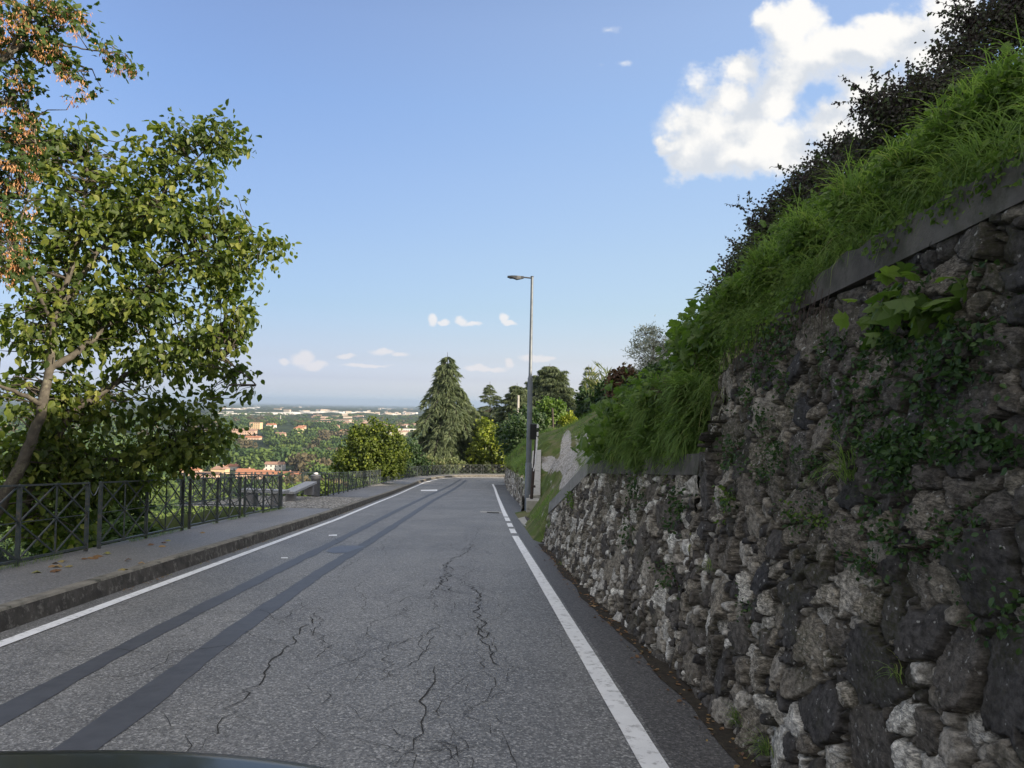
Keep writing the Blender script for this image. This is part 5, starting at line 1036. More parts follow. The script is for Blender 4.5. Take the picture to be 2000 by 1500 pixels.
wr = np.random.default_rng(612); wb = [PB(1700, 400, 3.7, 70, 44, .14), PB(1800, 335, 3.3, 76, 48, .14), PB(1900, 270, 3.0, 76, 54, .14), PB(1600, 475, 4.25, 70, 40, .14), PB(1520, 540, 4.8, 56, 40, .14), PB(1985, 200, 2.8, 56, 60, .14), PB(1450, 600, 5.3, 44, 40, .14)]
cen, out, _ = blob_points(wb, 3600, wr, .25); m_ = MB(); leaves(m_, cen, out, 9, .045, .027, OVAL, wr, .45, flat=.35, szv=.5); m_.build('leafy_weeds', G['green'], label='small leafy weeds mixed into the grass on top of the tall wall', kind='stuff')
cen, out, _ = blob_points(wb, 260, wr, .6); m_ = tufts(cen, out, 10, .24, 615, .12, (-.5, -.3, .5), (.2, 1)); m_.build('wild_grass', G['grass'], label='wild grass blades sticking out of the weeds on the tall wall', kind='stuff')
rt_ = np.random.default_rng(613); n = 230; y = rt_.uniform(1.4, 5.4, n); x = xw(y) + .15 * HM + rt_.uniform(-.03, .25, n); cen = np.column_stack([x, y, zr(y) + HM + .18 - .17 * np.clip((y - 3.7) / .9, 0, 1) + rt_.uniform(-.02, .12, n)])
tufts(cen, np.tile([-1., 0, -.1], (n, 1)), 10, .24, 614, .10, (-1, -.2, -.2), (0, 1)).build('hanging_grass', G['grass'], label='tufts of grass hanging down over the concrete band of the tall wall', kind='stuff')
def vine(label, px, py, d, rx, ry, n, size, seed, mat=None, tmpl=LOBED, name='vine', cat='vine', group=None, rd=.25, droop=.6):
    r_ = np.random.default_rng(seed); c = P(px, py, d); s_ = d / F; root = empty(name, c, label, cat, group); m_ = MB(); ms = MB(); k = max(3, n // 12)
    st = c + r_.normal(size=(k, 3)) * [rx * s_ * .5, rd, ry * s_ * .5]; leaves(m_, st, r_.normal(size=(k, 3)) * .4 + [-.4, -.4, .1], 12, .10, size, tmpl, r_, droop, flat=.45)
    for a in st[:40]: ms.tube([c + [.1, 0, -.05], (a + c) / 2 + [0, 0, .06], a], [.005, .004, .002], 4, cap=False)
    m_.build('leaves', mat or G['green'], root); ms.build('stems', MAT['twig'], root); return root
gv_ = 'vines along the top of the walls'
for i, (px, py, d, rx, ry, n_, sz, lb) in enumerate([
    (1410, 620, 5.9, 55, 35, 260, .075, 'bright vine at the upper left corner of the tall wall'), (1470, 560, 5.2, 50, 30, 200, .06, 'vine leaves over the sloping end of the tall wall'), (1560, 490, 4.8, 50, 35, 170, .055, 'vine patch above the start of the concrete coping'),
    (1700, 400, 4.3, 60, 40, 170, .05, 'vine patch above the middle of the concrete coping'), (1850, 290, 3.9, 70, 40, 190, .05, 'vine patch high on the right, above the coping'), (1960, 180, 3.7, 60, 40, 160, .055, 'vine leaves in the top right corner'),
    (1195, 850, 8.6, 34, 34, 330, .10, 'large leaved vine drooping beside the gravel drive'), (1232, 805, 7.65, 44, 40, 520, .062, 'pale vine leaves heaped above the drive edge'), (1290, 775, 6.5, 50, 34, 380, .05, 'vine leaves on top of the grass mound'), (1370, 660, 7, 40, 40, 220, .085, 'tall vine rising behind the grass mound'),
    (1355, 720, 6.8, 35, 40, 160, .07, 'shaded vine hanging at the corner of the tall wall')]): vine(lb, px, py, d, rx, ry, n_, sz, 70 + i)
# big paddle leaf
root = empty('paddle_leaf_plant', P(1330, 700, 8.5), 'plant with one broad paddle leaf against the sky', 'plant'); m_ = MB()
for (a, b_, w) in [((1345, 640, 8.5), (1296, 655, 8.3), .085), ((1350, 650, 8.5), (1325, 668, 8.3), .04), ((1362, 635, 8.5), (1345, 652, 8.4), .05)]:
    A = P(*a); Bp = P(*b_); n = 12; t_ = np.linspace(0, 1, n); c = A * (1 - t_[:, None]) + Bp * t_[:, None] + np.array([0, 0, .07]) * np.sin(t_ * math.pi)[:, None]; ww = w * np.sin(np.clip(t_ * 1.05 + .06, 0, 1) * math.pi) ** .6
    V, Fq = grid(np.array([c + np.array([0, .05, -1.6]) * ww[:, None], c, c + np.array([.1, .3, .35]) * ww[:, None]])); m_.add(V, Fq, .6)
m_.build('leaf', G['green'], root); ms = MB(); ms.tube([P(1350, 760, 8.6), P(1355, 690, 8.6), P(1348, 640, 8.5)], [.02, .015, .006], 6); ms.build('stem', G['green'], root)

# purple-leaved arching shrubs on the crest
def arch_shrub(label, pts, tips, seed, n=26, size=.04, mat=None, dens=70, group='arching dark leaved shrubs on the crest of the tall wall'):
    """pts: body blobs; tips: pixel tips of the arching twigs"""
    r_ = np.random.default_rng(seed); bl = [PB(*p) for p in pts]; c0 = np.array([b_[0] for b_ in bl]); gx_ = c0.mean(0); z0 = float(topz(np.array([gx_[0]]), np.array([gx_[1]]))[0])
    base = np.array([gx_[0], gx_[1], z0 - .05]); root = empty('arching_shrub', base, label, 'shrub', group); m_ = MB(); mw = MB()
    cen, out, _ = blob_points(bl, int(dens * 6.5), r_, .1); leaves(m_, cen, out, 10, .065, size * .72, OVAL, r_, .35, flat=.3)
    nodes = np.vstack([base + (c_ - base) * f for c_ in c0 for f in (.3, .6, .9)]); twigs_to(mw, nodes, cen, r_, .012, .002, maxn=420)
    for c_ in c0: mw.tube([base, (base + c_) / 2 + [0, 0, .1], c_], [.02, .014, .006], 5, cap=False)
    for (px, py, d) in tips:
        tp_ = P(px, py, d); a = c0[np.argmin(np.linalg.norm(c0 - tp_, axis=1))]; L = np.linalg.norm(tp_ - a); mid = a * .5 + tp_ * .5 + np.array([0, 0, .16 * L]); ts = np.linspace(0, 1, 14)[:, None]; Q = a * (1 - ts) ** 2 + mid * 2 * ts * (1 - ts) + tp_ * ts ** 2
        Q += r_.normal(size=Q.shape) * .006; mw.tube(Q, np.linspace(.006, .0015, 14), 4, cap=False); k = int(L * 55) + 8; f = r_.uniform(.1, 1, k) * 13; j = np.clip(f.astype(int), 0, 12); g_ = (f - j)[:, None]; O = Q[j] * (1 - g_) + Q[j + 1] * g_
        for _ in range(int(3)):    # side twigs
            j0 = r_.integers(2, 11); e_ = Q[j0] + unit(r_.normal(size=3) + [-.3, 0, .3]) * L * r_.uniform(.12, .3); mw.tube([Q[j0], e_], [.003, .001], 3, cap=False); kk = 12; ff = r_.random(kk)[:, None]; O = np.vstack([O, Q[j0] * (1 - ff) + e_ * ff])
        k = len(O); dr_ = unit(tp_ - a); m_.inst(OVAL[0], OVAL[1], O, unit(rdir(k, r_) + dr_ * .6 + [0, 0, -.25]), unit(rdir(k, r_) * .8 + [0, 0, .5]), size * .8 * r_.uniform(.6, 1.1, k), r_.random(k))
    m_.build('foliage', mat or G['purple'], root); mw.build('twigs', MAT['twig'], root, smooth=False); return root
arch_shrub('dark purple arching shrub in the top right corner', [(1960, 60, 5.6, 70, 60), (1880, 120, 5.6, 60, 50), (1930, 170, 5.4, 70, 40), (1990, 0, 5.6, 60, 60), (1890, 40, 5.7, 35, 40)], [(1830, 0, 5.7), (1812, 25, 5.7), (1822, 75, 5.6), (1835, 55, 5.5), (1850, -20, 5.7), (1808, 100, 5.5)], 81, dens=170)
arch_shrub('dark purple arching shrub left of the topmost one', [(1800, 190, 5.4, 60, 45), (1760, 230, 5.4, 50, 45), (1830, 240, 5.3, 50, 35), (1720, 210, 5.5, 40, 35), (1850, 180, 5.4, 50, 35)], [(1625, 205, 5.5), (1640, 150, 5.6), (1660, 165, 5.5), (1700, 130, 5.6), (1770, 120, 5.5), (1640, 240, 5.5), (1660, 200, 5.5), (1740, 135, 5.6)], 82, dens=140)
arch_shrub('dark arching shrub above the middle of the wall', [(1690, 300, 5.8, 40, 35), (1650, 340, 5.8, 40, 35), (1720, 280, 5.6, 40, 40), (1610, 370, 6.0, 36, 28), (1660, 300, 6.1, 40, 30), (1740, 330, 5.5, 40, 30)], [(1505, 325, 6.1), (1580, 280, 6.0), (1600, 300, 6), (1570, 330, 6), (1640, 260, 5.9), (1545, 345, 6.1)], 83, dens=120)
arch_shrub('dark arching shrub with one long bare twig to the left', [(1590, 440, 6.3, 40, 30), (1550, 470, 6.4, 36, 34), (1620, 400, 6.2, 30, 30), (1515, 510, 6.5, 26, 26), (1530, 450, 6.6, 34, 26), (1640, 430, 6.0, 34, 26), (1580, 400, 6.4, 30, 22)], [(1415, 398, 6.6), (1450, 385, 6.6), (1470, 410, 6.6), (1500, 390, 6.4), (1480, 450, 6.6), (1465, 480, 6.7)], 84, dens=110)
arch_shrub('thin arching shrub lowest on the crest', [(1440, 560, 7.2, 36, 28), (1480, 530, 6.9, 30, 30), (1415, 585, 7.4, 26, 22), (1460, 520, 7.0, 30, 24), (1500, 490, 6.8, 28, 22), (1400, 610, 7.4, 20, 22)], [(1415, 462, 7.2), (1400, 495, 7.3), (1385, 525, 7.4), (1365, 552, 7.6), (1440, 475, 7), (1378, 590, 7.6), (1425, 480, 7.1)], 85, dens=90, size=.035)
arch_shrub('dark arching shrub filling the crest behind the long bare twig', [(1500, 445, 6.6, 34, 30), (1540, 400, 6.5, 36, 30), (1575, 365, 6.4, 34, 28), (1470, 490, 6.9, 30, 28), (1440, 530, 7.1, 28, 26), (1410, 580, 7.3, 24, 24), (1600, 340, 6.3, 30, 26), (1640, 300, 6.1, 30, 26)], [(1455, 430, 6.8), (1480, 405, 6.7), (1510, 375, 6.6), (1420, 500, 7.1), (1395, 545, 7.3), (1550, 335, 6.4), (1590, 300, 6.3), (1380, 600, 7.4)], 86, dens=190)
# green undergrowth between shrubs and grass
for i, (lb, bl_) in enumerate([('green undergrowth at the top right above the coping', [(1960, 250, 4.4, 60, 50), (1900, 290, 4.5, 50, 40), (1990, 180, 4.6, 50, 50)]), ('green undergrowth above the middle of the coping', [(1780, 340, 4.7, 60, 36), (1830, 310, 4.6, 50, 36), (1720, 370, 4.8, 40, 30)]), ('green undergrowth above the start of the coping', [(1620, 430, 5.2, 50, 34), (1560, 480, 5.4, 44, 34), (1670, 400, 5.0, 40, 30)]), ('green undergrowth over the end of the tall wall', [(1480, 560, 6.2, 40, 30), (1430, 610, 6.4, 34, 26), (1395, 640, 6.6, 30, 30)])]):
    clump_tree('undergrowth', lb, 'undergrowth', [PB(*p) for p in bl_], 800, 9, .07, .034, G['green'], 90 + i, tmpl=OVAL, flat=.3, tone=(0, .8), barkm=MAT['twig'])
for i, (lb, bl_, sz_) in enumerate([('tall green thicket behind the grass mound at the wall corner', [(1365, 680, 7.2, 26, 40), (1345, 720, 7.4, 26, 36), (1385, 650, 6.8, 24, 26), (1340, 670, 7.6, 18, 22), (1375, 740, 6.8, 22, 34)], .05), ('leafy thicket on the terrace above the drive edge', [(1250, 790, 11, 40, 26), (1215, 815, 11.5, 34, 24), (1300, 765, 10.5, 40, 24), (1190, 840, 12, 22, 18)], .06)]):
    clump_tree('undergrowth', lb, 'undergrowth', [PB(*p) for p in bl_], 520, 9, .08, sz_, G['green'], 96 + i, tmpl=OVAL, flat=.3, barkm=MAT['twig'])
rp = np.random.default_rng(640); ms = MB()
for k_ in range(80):
    px = rp.uniform(1405, 1640); py = np.interp(px, [1405, 1450, 1590, 1640], [730, 665, 590, 570]) + rp.uniform(-25, 25); y_, h_ = wallpix(px, py); a = np.array([float(xw(y_)) + .15 * h_ - .05, y_, float(zr(y_)) + h_]); L = rp.uniform(.08, .34); q = [a, a + [-.02, rp.normal(0, .02), -L * .4], a + [-.01 + rp.normal(0, .015), rp.normal(0, .05), -L]]; ms.tube(q, [.0025, .0018, .0008], 3, cap=False)
ms.build('hanging_roots', MAT['rust'], kind='stuff', label='thin dry roots hanging over the sloping end of the tall wall')
# plants rooted in the wall face
for i, (px, py, rx, ry, n_, sz, tm, mt_, lb) in enumerate([
    (1790, 590, 55, 22, 60, .09, LOBED, 'green', 'bright drooping leaves growing from under the coping'), (1780, 610, 40, 16, 40, .05, OVAL, 'green', 'small pale sprig under the coping leaves'), (1800, 680, 50, 30, 120, .03, OVAL, 'ivy', 'leafy sprig on the wall right of the middle'),
    (1860, 720, 45, 40, 170, .03, OVAL, 'ivy', 'dark weed clump high on the right of the wall'), (1700, 760, 30, 30, 90, .028, OVAL, 'ivy', 'small weed clump on the upper wall'), (1510, 690, 30, 24, 110, .03, OVAL, 'ivy', 'weed tuft on the left end of the tall wall'), (1540, 650, 40, 20, 120, .028, OVAL, 'ivy', 'creeping weed just under the sloping wall end'),
    (1430, 980, 14, 26, 60, .03, OVAL, 'green', 'small green weed beside the vertical dark slab'), (1600, 1010, 30, 14, 90, .022, OVAL, 'green', 'round leaved weed in a joint at mid height'), (1760, 1055, 50, 14, 130, .022, OVAL, 'ivy', 'creeping weed in the long joint right of centre'),
    (1900, 860, 60, 30, 260, .028, OVAL, 'ivy', 'dark ivy mat at the right edge of the wall'), (1760, 880, 60, 22, 220, .026, OVAL, 'ivy', 'dark ivy mat across the middle of the tall wall'), (1850, 1030, 40, 16, 110, .022, OVAL, 'ivy', 'ivy strand under the pale block at the right'), (1700, 1100, 26, 20, 80, .022, OVAL, 'ivy', 'ivy clump above the three pale blocks'),
    (1230, 1050, 16, 40, 60, .035, OVAL, 'ivy', 'trailing weed on the lower wall'), (1330, 990, 20, 44, 120, .035, OVAL, 'ivy', 'long trailing weed on the lower wall near the corner'), (1120, 975, 18, 12, 70, .04, OVAL, 'green', 'weed tuft under the sloping coping'), (1310, 1120, 24, 20, 70, .028, OVAL, 'ivy', 'weed clump low on the lower wall'),
    (1440, 880, 26, 26, 110, .03, OVAL, 'ivy', 'weed clump beside the corner above the slab'), (1250, 960, 26, 24, 100, .035, OVAL, 'ivy', 'weed clump hanging below the flat coping')]):
    y_, h_ = wallpix(px, py); c = np.array([float(xw(y_)) + .15 * h_ - .03, y_, float(zr(y_)) + h_]); r_ = np.random.default_rng(200 + i); n_ = int(n_ * 1.5); root = empty('wall_plant', c, lb, 'wall plant', 'plants rooted in the wall joints'); s_ = y_ / F
    k = max(4, n_ // 6); st = c + r_.normal(size=(k, 3)) * [.025, rx * s_ * 1.5, ry * s_ * .6]; m_ = MB(); leaves(m_, st, np.tile([-.8, -.2, .1], (k, 1)), 6 if tm is OVAL else 4, .03 if tm is OVAL else .06, sz, tm, r_, .5, flat=.35); m_.build('leaves', G[mt_], root)
    ms = MB()
    for a in st[:14]: ms.tube([c + [.06, 0, 0], a], [.003, .001], 3, cap=False)
    ms.build('stems', MAT['twig'], root)
for i, (px, py, n_, L, lb) in enumerate([(1665, 935, 70, .28, 'fine grass tuft growing from a joint at mid height'), (1505, 1470, 60, .14, 'grass tuft at the foot of the wall, nearest one'), (1445, 1410, 40, .10, 'small grass tuft at the foot of the wall'), (1395, 1115, 30, .12, 'thin grass in the lower corner of the wall'), (1770, 1330, 14, .12, 'few dry blades low on the right of the wall'), (1075, 1030, 70, .22, 'grass tuft at the end of the lower wall'), (1100, 1110, 40, .16, 'weedy grass at the foot of the lower wall')]):
    y_, h_ = wallpix(px, py); c = np.array([float(xw(y_)) + .15 * h_ - .02, y_, float(zr(y_)) + h_]); r_ = np.random.default_rng(260 + i); O = c + r_.normal(size=(n_, 3)) * [.01, .035, .015]; T = unit(rdir(n_, r_) * .6 + [-.6, 0, .6]); m_ = MB(); Ls = L * r_.uniform(.5, 1.2, n_)
    m_.inst(BL2[0], BL2[1], O, T, np.tile([0, 0, 1.], (n_, 1)), np.stack([np.full(n_, .10), Ls, Ls], 1), r_.random(n_)); o = m_.build('grass_tuft', G['grass'], label=lb); o['category'] = 'grass tuft'; o['group'] = 'grass tufts in the walls'
rq = np.random.default_rng(650); mwd = MB()
for i in range(46):
    px = rq.uniform(1420, 1990); py = rq.uniform(np.interp(px, [1420, 1600, 2000], [760, 620, 440]) + 20, 960) if i < 36 else rq.uniform(960, 1200); y_, h_ = wallpix(px, py); c = np.array([float(xw(y_)) + .15 * h_ - .02, y_, float(zr(y_)) + h_]); n_ = int(rq.uniform(40, 130)); k = n_ // 5
    st = c + rq.normal(size=(k, 3)) * [.018, rq.uniform(.04, .12), rq.uniform(.025, .06)]; leaves(mwd, st, np.tile([-.8, -.2, .1], (k, 1)), 5, .022, rq.uniform(.016, .03), OVAL, rq, .5, flat=.35)
mwd.build('wall_weeds', G['ivy'], label='small dark weeds creeping in the joints of the tall wall', kind='stuff')
# weeds along the foot of the fence and dry leaves
r_ = np.random.default_rng(300); n = 2600; y = r_.uniform(5, 21.5, n); x = np.array([fnear(q) for q in y]) + r_.normal(0, .05, n); keep = fbm(y * .8, y * 0, 3, 2) > -.08; O = np.column_stack([x, y, zr(y) + .18])[keep]
grass('fence_weeds', 'straggly weeds along the foot of the near fence', O, .10, (0, 0, .5), G['grass'], r_, w=.35)
DL = [(98, 1106), (108, 1100), (112, 1107), (125, 1097), (140, 1106), (73, 1118), (183, 1087), (190, 1090), (250, 1094), (277, 1101), (245, 1113), (172, 1090), (296, 1063), (318, 1060), (312, 1067), (398, 1040), (100, 1116), (160, 1092), (205, 1082), (330, 1055)]
for i, (px, py) in enumerate(DL):
    p = R(px, py, .19); m_ = MB(); dr_ = rdir(1, r_) * [1, 1, .1]; m_.inst(LOBED[0] * [1, 1, 1.6], LOBED[1], p[None] + [[0, 0, .012]], dr_, np.array([[0, 0, 1.]]) + rdir(1, r_) * .25, np.array([.10]) * r_.uniform(.7, 1.2), r_.random(1)); o = m_.build('dry_leaf', MAT['litter']); tag(o, 'dry fallen leaf on the near pavement', 'dry leaf', 'dry leaves on the pavement')
n = 380; y = r_.uniform(2, 14, n) ; x = xw(y) - np.abs(r_.normal(0, .09, n)) - .02; O = np.column_stack([x, y, zr(y) + .012]); m_ = MB(); m_.inst(OVAL[0], OVAL[1], O, rdir(n, r_) * [1, 1, .15], np.tile([0, 0, 1.], (n, 1)) + rdir(n, r_) * .5, r_.uniform(.015, .05, n), r_.random(n) * .8); m_.build('leaf_litter', MAT['litter'], kind='stuff', label='dead leaves and debris along the foot of the stone wall')
n = 500; y = r_.uniform(4, 30, n); x = xl(y) - .25 + np.abs(r_.normal(0, .03, n)); O = np.column_stack([x, y, zr(y) + .012]); keep = fbm(y * 1.2, y * 0, 8, 2) > .02; m_ = MB(); m_.inst(OVAL[0], OVAL[1], O[keep], rdir(keep.sum(), r_) * [1, 1, .15], np.tile([0, 0, 1.], (keep.sum(), 1)), r_.uniform(.015, .04, keep.sum()), r_.random(keep.sum())); m_.build('leaf_litter', MAT['litter'], kind='stuff', label='dead leaves and grit lying in the gutter along the kerb')
m, t, b = newmat('dirt', 1, .05); m_ = MB()
yy = np.arange(1, 14.5, .1); wd = .10 + .10 * (fbm(yy * 1.3, yy * 0, 4, 3) + .3); rows = [np.column_stack([xw(yy) + .1, yy, zr(yy) + .0085]), np.column_stack([xw(yy) - wd, yy, zr(yy) + .0085])]
V, Fq = grid(np.array(rows)); m_.add(V, Fq); b.inputs['Base Color'].default_value = (.035, .028, .022, 1); m_.build('dirt_strip', noisemat('gutter_dirt', (.03, .025, .02), (.06, .05, .035), 20, 1, .01, 60), kind='structure', label='dark dirt gathered at the foot of the wall')

# ------------------------------------------------------------------ hidden tree row on the hill outside the frame (casts the shade over the road)
for i, (x, y, h_) in enumerate([]):
    z0 = float(HR(np.array([x]), np.array([max(y, -13)]))[0]); bl = [(np.array([x + dx, y + dy, z0 + h_ * hz]), (2.0, 2.0, 1.6)) for dx, dy, hz in ((0, 0, .8), (1, .8, .6), (-1, -.7, .62), (.5, -1.2, .5), (-.4, 1.2, .55))]
    clump_tree('hill_tree', 'hillside tree above the wall, outside the photo', 'tree', bl, 260, 8, .3, .4, G['dark'], 320 + i, group='hillside trees outside the photo', trunk=[np.array([x, y, z0 - .1]), np.array([x, y, z0 + h_ * .4]), np.array([x, y, z0 + h_ * .75])])

# ------------------------------------------------------------------ slope bushes and valley woodland
def crown_mesh(name, seed, mat, n=900, size=.075):
    r_ = np.random.default_rng(seed); bl = [(np.array([r_.normal(0, .22), r_.normal(0, .22), .55 + r_.normal(0, .14)]), (r_.uniform(.22, .36),) * 2 + (r_.uniform(.2, .32),)) for _ in range(8)]
    cen, out, _ = blob_points(bl, n, r_, .75); m_ = MB(); leaves(m_, cen, out, 4, .03, size, CLUMP, r_, .1, flat=.3); m_.tube([(0, 0, -.15), (.02, 0, .3), (0, 0, .6)], [.03, .022, .01], 5, rnd=0.) 
    return m_.mesh(name, mat)
CM = [[crown_mesh('woodland_crown', 400 + i * 10 + j, G['wood'][i]) for j in range(3)] for i in range(3)]
rw = np.random.default_rng(401); placed = []
lab3 = ['dark green woodland tree in the valley', 'light green woodland tree in the valley', 'brownish woodland tree in the valley']
HOUSES = [(430, 928, 11, 9, 5.5, 0), (372, 930, 14, 9, 5, 2), (455, 918, 10, 8, 4, 1), (537, 918, 15, 9, 6, 1), (500, 935, 26, 12, 4.5, 2), (480, 930, 12, 9, 4.5, 2), (405, 936, 16, 9, 4, 2), (555, 934, 22, 9, 4, 2), (500, 838, 18, 14, 12, 0), (478, 848, 34, 14, 7, 2), (530, 838, 14, 12, 8, 1), (584, 848, 14, 12, 10, 3), (548, 852, 14, 10, 4.5, 2), (590, 838, 12, 10, 5, 2), (672, 846, 12, 10, 4.5, 3), (655, 836, 14, 10, 5, 2), (495, 858, 20, 10, 4, 2), (880 - 85, 848, 40, 20, 9, 1), (778, 858, 14, 10, 5, 2)]
def vground(px, py):
    r = ray(px, py); r = r / r[1]; lo, hi = 150., 40000.
    for _ in range(60):
        m_ = math.sqrt(lo * hi); p = CAMP + r * m_
        if p[2] > float(np.interp(math.hypot(p[0] * .8, p[1]), VY, VZ)): lo = m_
        else: hi = m_
    p = CAMP + r * lo; return p
HP = [vground(h_[0], h_[1]) for h_ in HOUSES]
def clear(x, y):   # keep sight lines to the houses open
    for (hx, hy, _), h_ in zip(HP, HOUSES):
        if y < hy and y > hy - 130 - h_[2] * 2 and abs(x / y - hx / hy) < (h_[2] * .75 + 5) / hy and hy - y < 60 + hy * .05: return False
        if abs(y - hy) < h_[3] + 6 and abs(x - hx) < h_[2] * .7 + 6: return False
    return True
cand = []
while len(cand) < 4300:
    d = 250 * math.exp(rw.random() * math.log(2300 / 250)); a = rw.uniform(-.80, .12); x, y = a * d, d
    if rw.random() > min(1, (d / 1500) ** .9 + .12): continue
    if not clear(x, y): continue
    f = fbm(np.array([x / 90]), np.array([y / 90]), 50, 2)[0]
    if d > 700 and f > .16: continue
    if 1080 < d < 1140 and -.34 < a < -.2: continue
    cand.append((x, y, d))
cand.sort(key=lambda q: q[2])
wood_low = MB(); LOWT = []
for j in range(6):
    r_ = np.random.default_rng(450 + j); bl = [(np.array([r_.normal(0, .2), r_.normal(0, .2), .5 + r_.normal(0, .13)]), (r_.uniform(.2, .34),) * 2 + (r_.uniform(.18, .30),)) for _ in range(7)]
    cen, out, _ = blob_points(bl, 120, r_, .8); q = MB(); leaves(q, cen, out, 1, .02, .24, CLUMP, r_, .1, flat=.3); LOWT.append((np.concatenate(q.V), np.concatenate(q.F), np.concatenate(q.A)))
def ico():
    import bmesh
    b_ = bmesh.new(); bmesh.ops.create_icosphere(b_, subdivisions=2, radius=1); v_ = np.array([list(v.co) for v in b_.verts]); f_ = np.array([[v.index for v in f.verts] for f in b_.faces]); b_.free(); return v_, f_
IV, IF = ico()
for i, (x, y, d) in enumerate(cand):
    z = float(TZ(x, y)[0]); sz = rw.uniform(9, 17) * (1.0 if d < 1200 else .9)
    cl = fbm(np.array([x / 60]), np.array([y / 60]), 80, 2)[0]; kd = 2 if cl < -.17 else (1 if (cl > .05) ^ (rw.random() < .25) else 0)
    if i < 290:
        if z + sz * .8 > 1.5 - .105 * d and d < 450: sz = min(sz, 8)
        o = bpy.data.objects.new('woodland_tree', CM[kd][rw.integers(3)]); COL.objects.link(o); o.location = (x, y, z); o.scale = (sz * rw.uniform(.9, 1.25), sz * rw.uniform(.9, 1.25), sz); o.rotation_euler = (0, 0, rw.uniform(0, 6.28)); tag(o, lab3[kd], 'tree', ['dark green woodland trees', 'light green woodland trees', 'brownish woodland trees'][kd])
    else:
        tv, tf, tr = LOWT[rw.integers(6)]; an = rw.uniform(0, 6.28); c_, s_ = math.cos(an), math.sin(an); wood_low.add((tv @ np.array([[c_, s_, 0], [-s_, c_, 0], [0, 0, 1]])) * [sz, sz, sz * .9] + [x, y, z], tf, np.clip(tr * .7 + .3 * rw.random(), 0, 1), mi=kd)
wood_low.build('woodland', G['wood'], smooth=False, kind='stuff', label='far woodland filling the valley beyond the nearer trees')
# bushes on the slope just outside the fence
i = 0; rs = np.random.default_rng(77)
while i < 46:
    d = rs.uniform(9, 150); a = rs.uniform(-.9, -.02); x, y = a * d, d; z, so_ = TZ(x, y); z = float(z)
    if so_ < 1.5: continue
    h_ = rs.uniform(1.5, 4.5) * (1 if d > 40 else .55); lim = 1.5 - .118 * y if y > 22 else float(zr(y)) + .4
    if z + h_ > lim: h_ = lim - z
    if h_ < 1.0: continue
    kd = rs.choice([0, 1, 1]); o = bpy.data.objects.new('slope_bush', CM[kd][rs.integers(3)]); COL.objects.link(o); o.location = (x, y, z - .2); o.scale = (h_ * 1.5, h_ * 1.5, h_ * 1.1); o.rotation_euler = (0, 0, rs.uniform(0, 6.28)); tag(o, 'bush on the slope seen through the fence', 'bush', 'bushes on the slope below the fence'); i += 1

rh_ = np.random.default_rng(78)
for i in range(22):      # low scrub and rough grass on the open hillside above the wall
    y = rh_.uniform(4, 46); x = float(xw(y)) + rh_.uniform(4.5, 13); h_ = rh_.uniform(.6, 1.2); z = float(HR(np.array([x]), np.array([y]))[0]); o = bpy.data.objects.new('hill_bush', CM[rh_.choice([0, 0, 1])][rh_.integers(3)]); COL.objects.link(o); o.location = (x, y, z - .12); o.scale = (h_ * 1.7, h_ * 1.7, h_); o.rotation_euler = (0, 0, rh_.uniform(0, 6.28)); tag(o, 'low bush on the hillside behind the crest shrubs', 'bush', 'low bushes on the hillside')
n = 9000; y = rh_.uniform(0, 48, n); x = xw(y) + 2.5 + 12 * rh_.random(n) ** 1.3; O = np.column_stack([x, y, topz(x, y)]); grass('hill_grass', 'rough grass over the open hillside', O, .30, (0, 0, .6), G['grass'], rh_, w=1.0, tone=(0, .9))

# ------------------------------------------------------------------ houses and the far town
ROOF = [noisemat('terracotta_roof', (.27, .115, .065), (.36, .17, .10), .8, .9), noisemat('faded_tile_roof', (.22, .13, .10), (.30, .19, .14), .8, .9)]
WALLM = [noisemat('ochre_render', (.50, .37, .22), (.56, .43, .28), .3, .9), noisemat('white_render', (.62, .60, .56), (.70, .68, .64), .3, .9), noisemat('pink_render', (.50, .33, .25), (.56, .40, .30), .3, .9), noisemat('yellow_render', (.70, .58, .34), (.75, .63, .40), .3, .9)]
WIN = noisemat('window_dark', (.03, .04, .05), (.05, .06, .07), 1, .3, spec=.6)
hl = ['small orange house with terracotta roof at the left of the near hamlet', 'long terracotta roofed house behind the big tree leaves', 'house with a white gable end in the near hamlet', 'white house with chimney in the middle of the near hamlet', 'long low terracotta roof above the recess fence', 'low tiled house between the hamlet roofs', 'low tiled house at the left edge of the hamlet', 'low tiled house right of the hamlet above the fence', 'tall orange building with flat roof on the far hill', 'long pink tiled building below the tall orange one', 'pale house right of the tall orange building', 'yellow house with terracotta roof alone among the trees', 'small tiled house left of the yellow house', 'tiled house behind the yellow house', 'small yellow house nearer the leafy small tree', 'tiled farmhouse left of the leafy small tree', 'row of low tiled roofs under the pink building', 'pale modern building between small tree and cedar', 'small tiled house below the pale modern building']
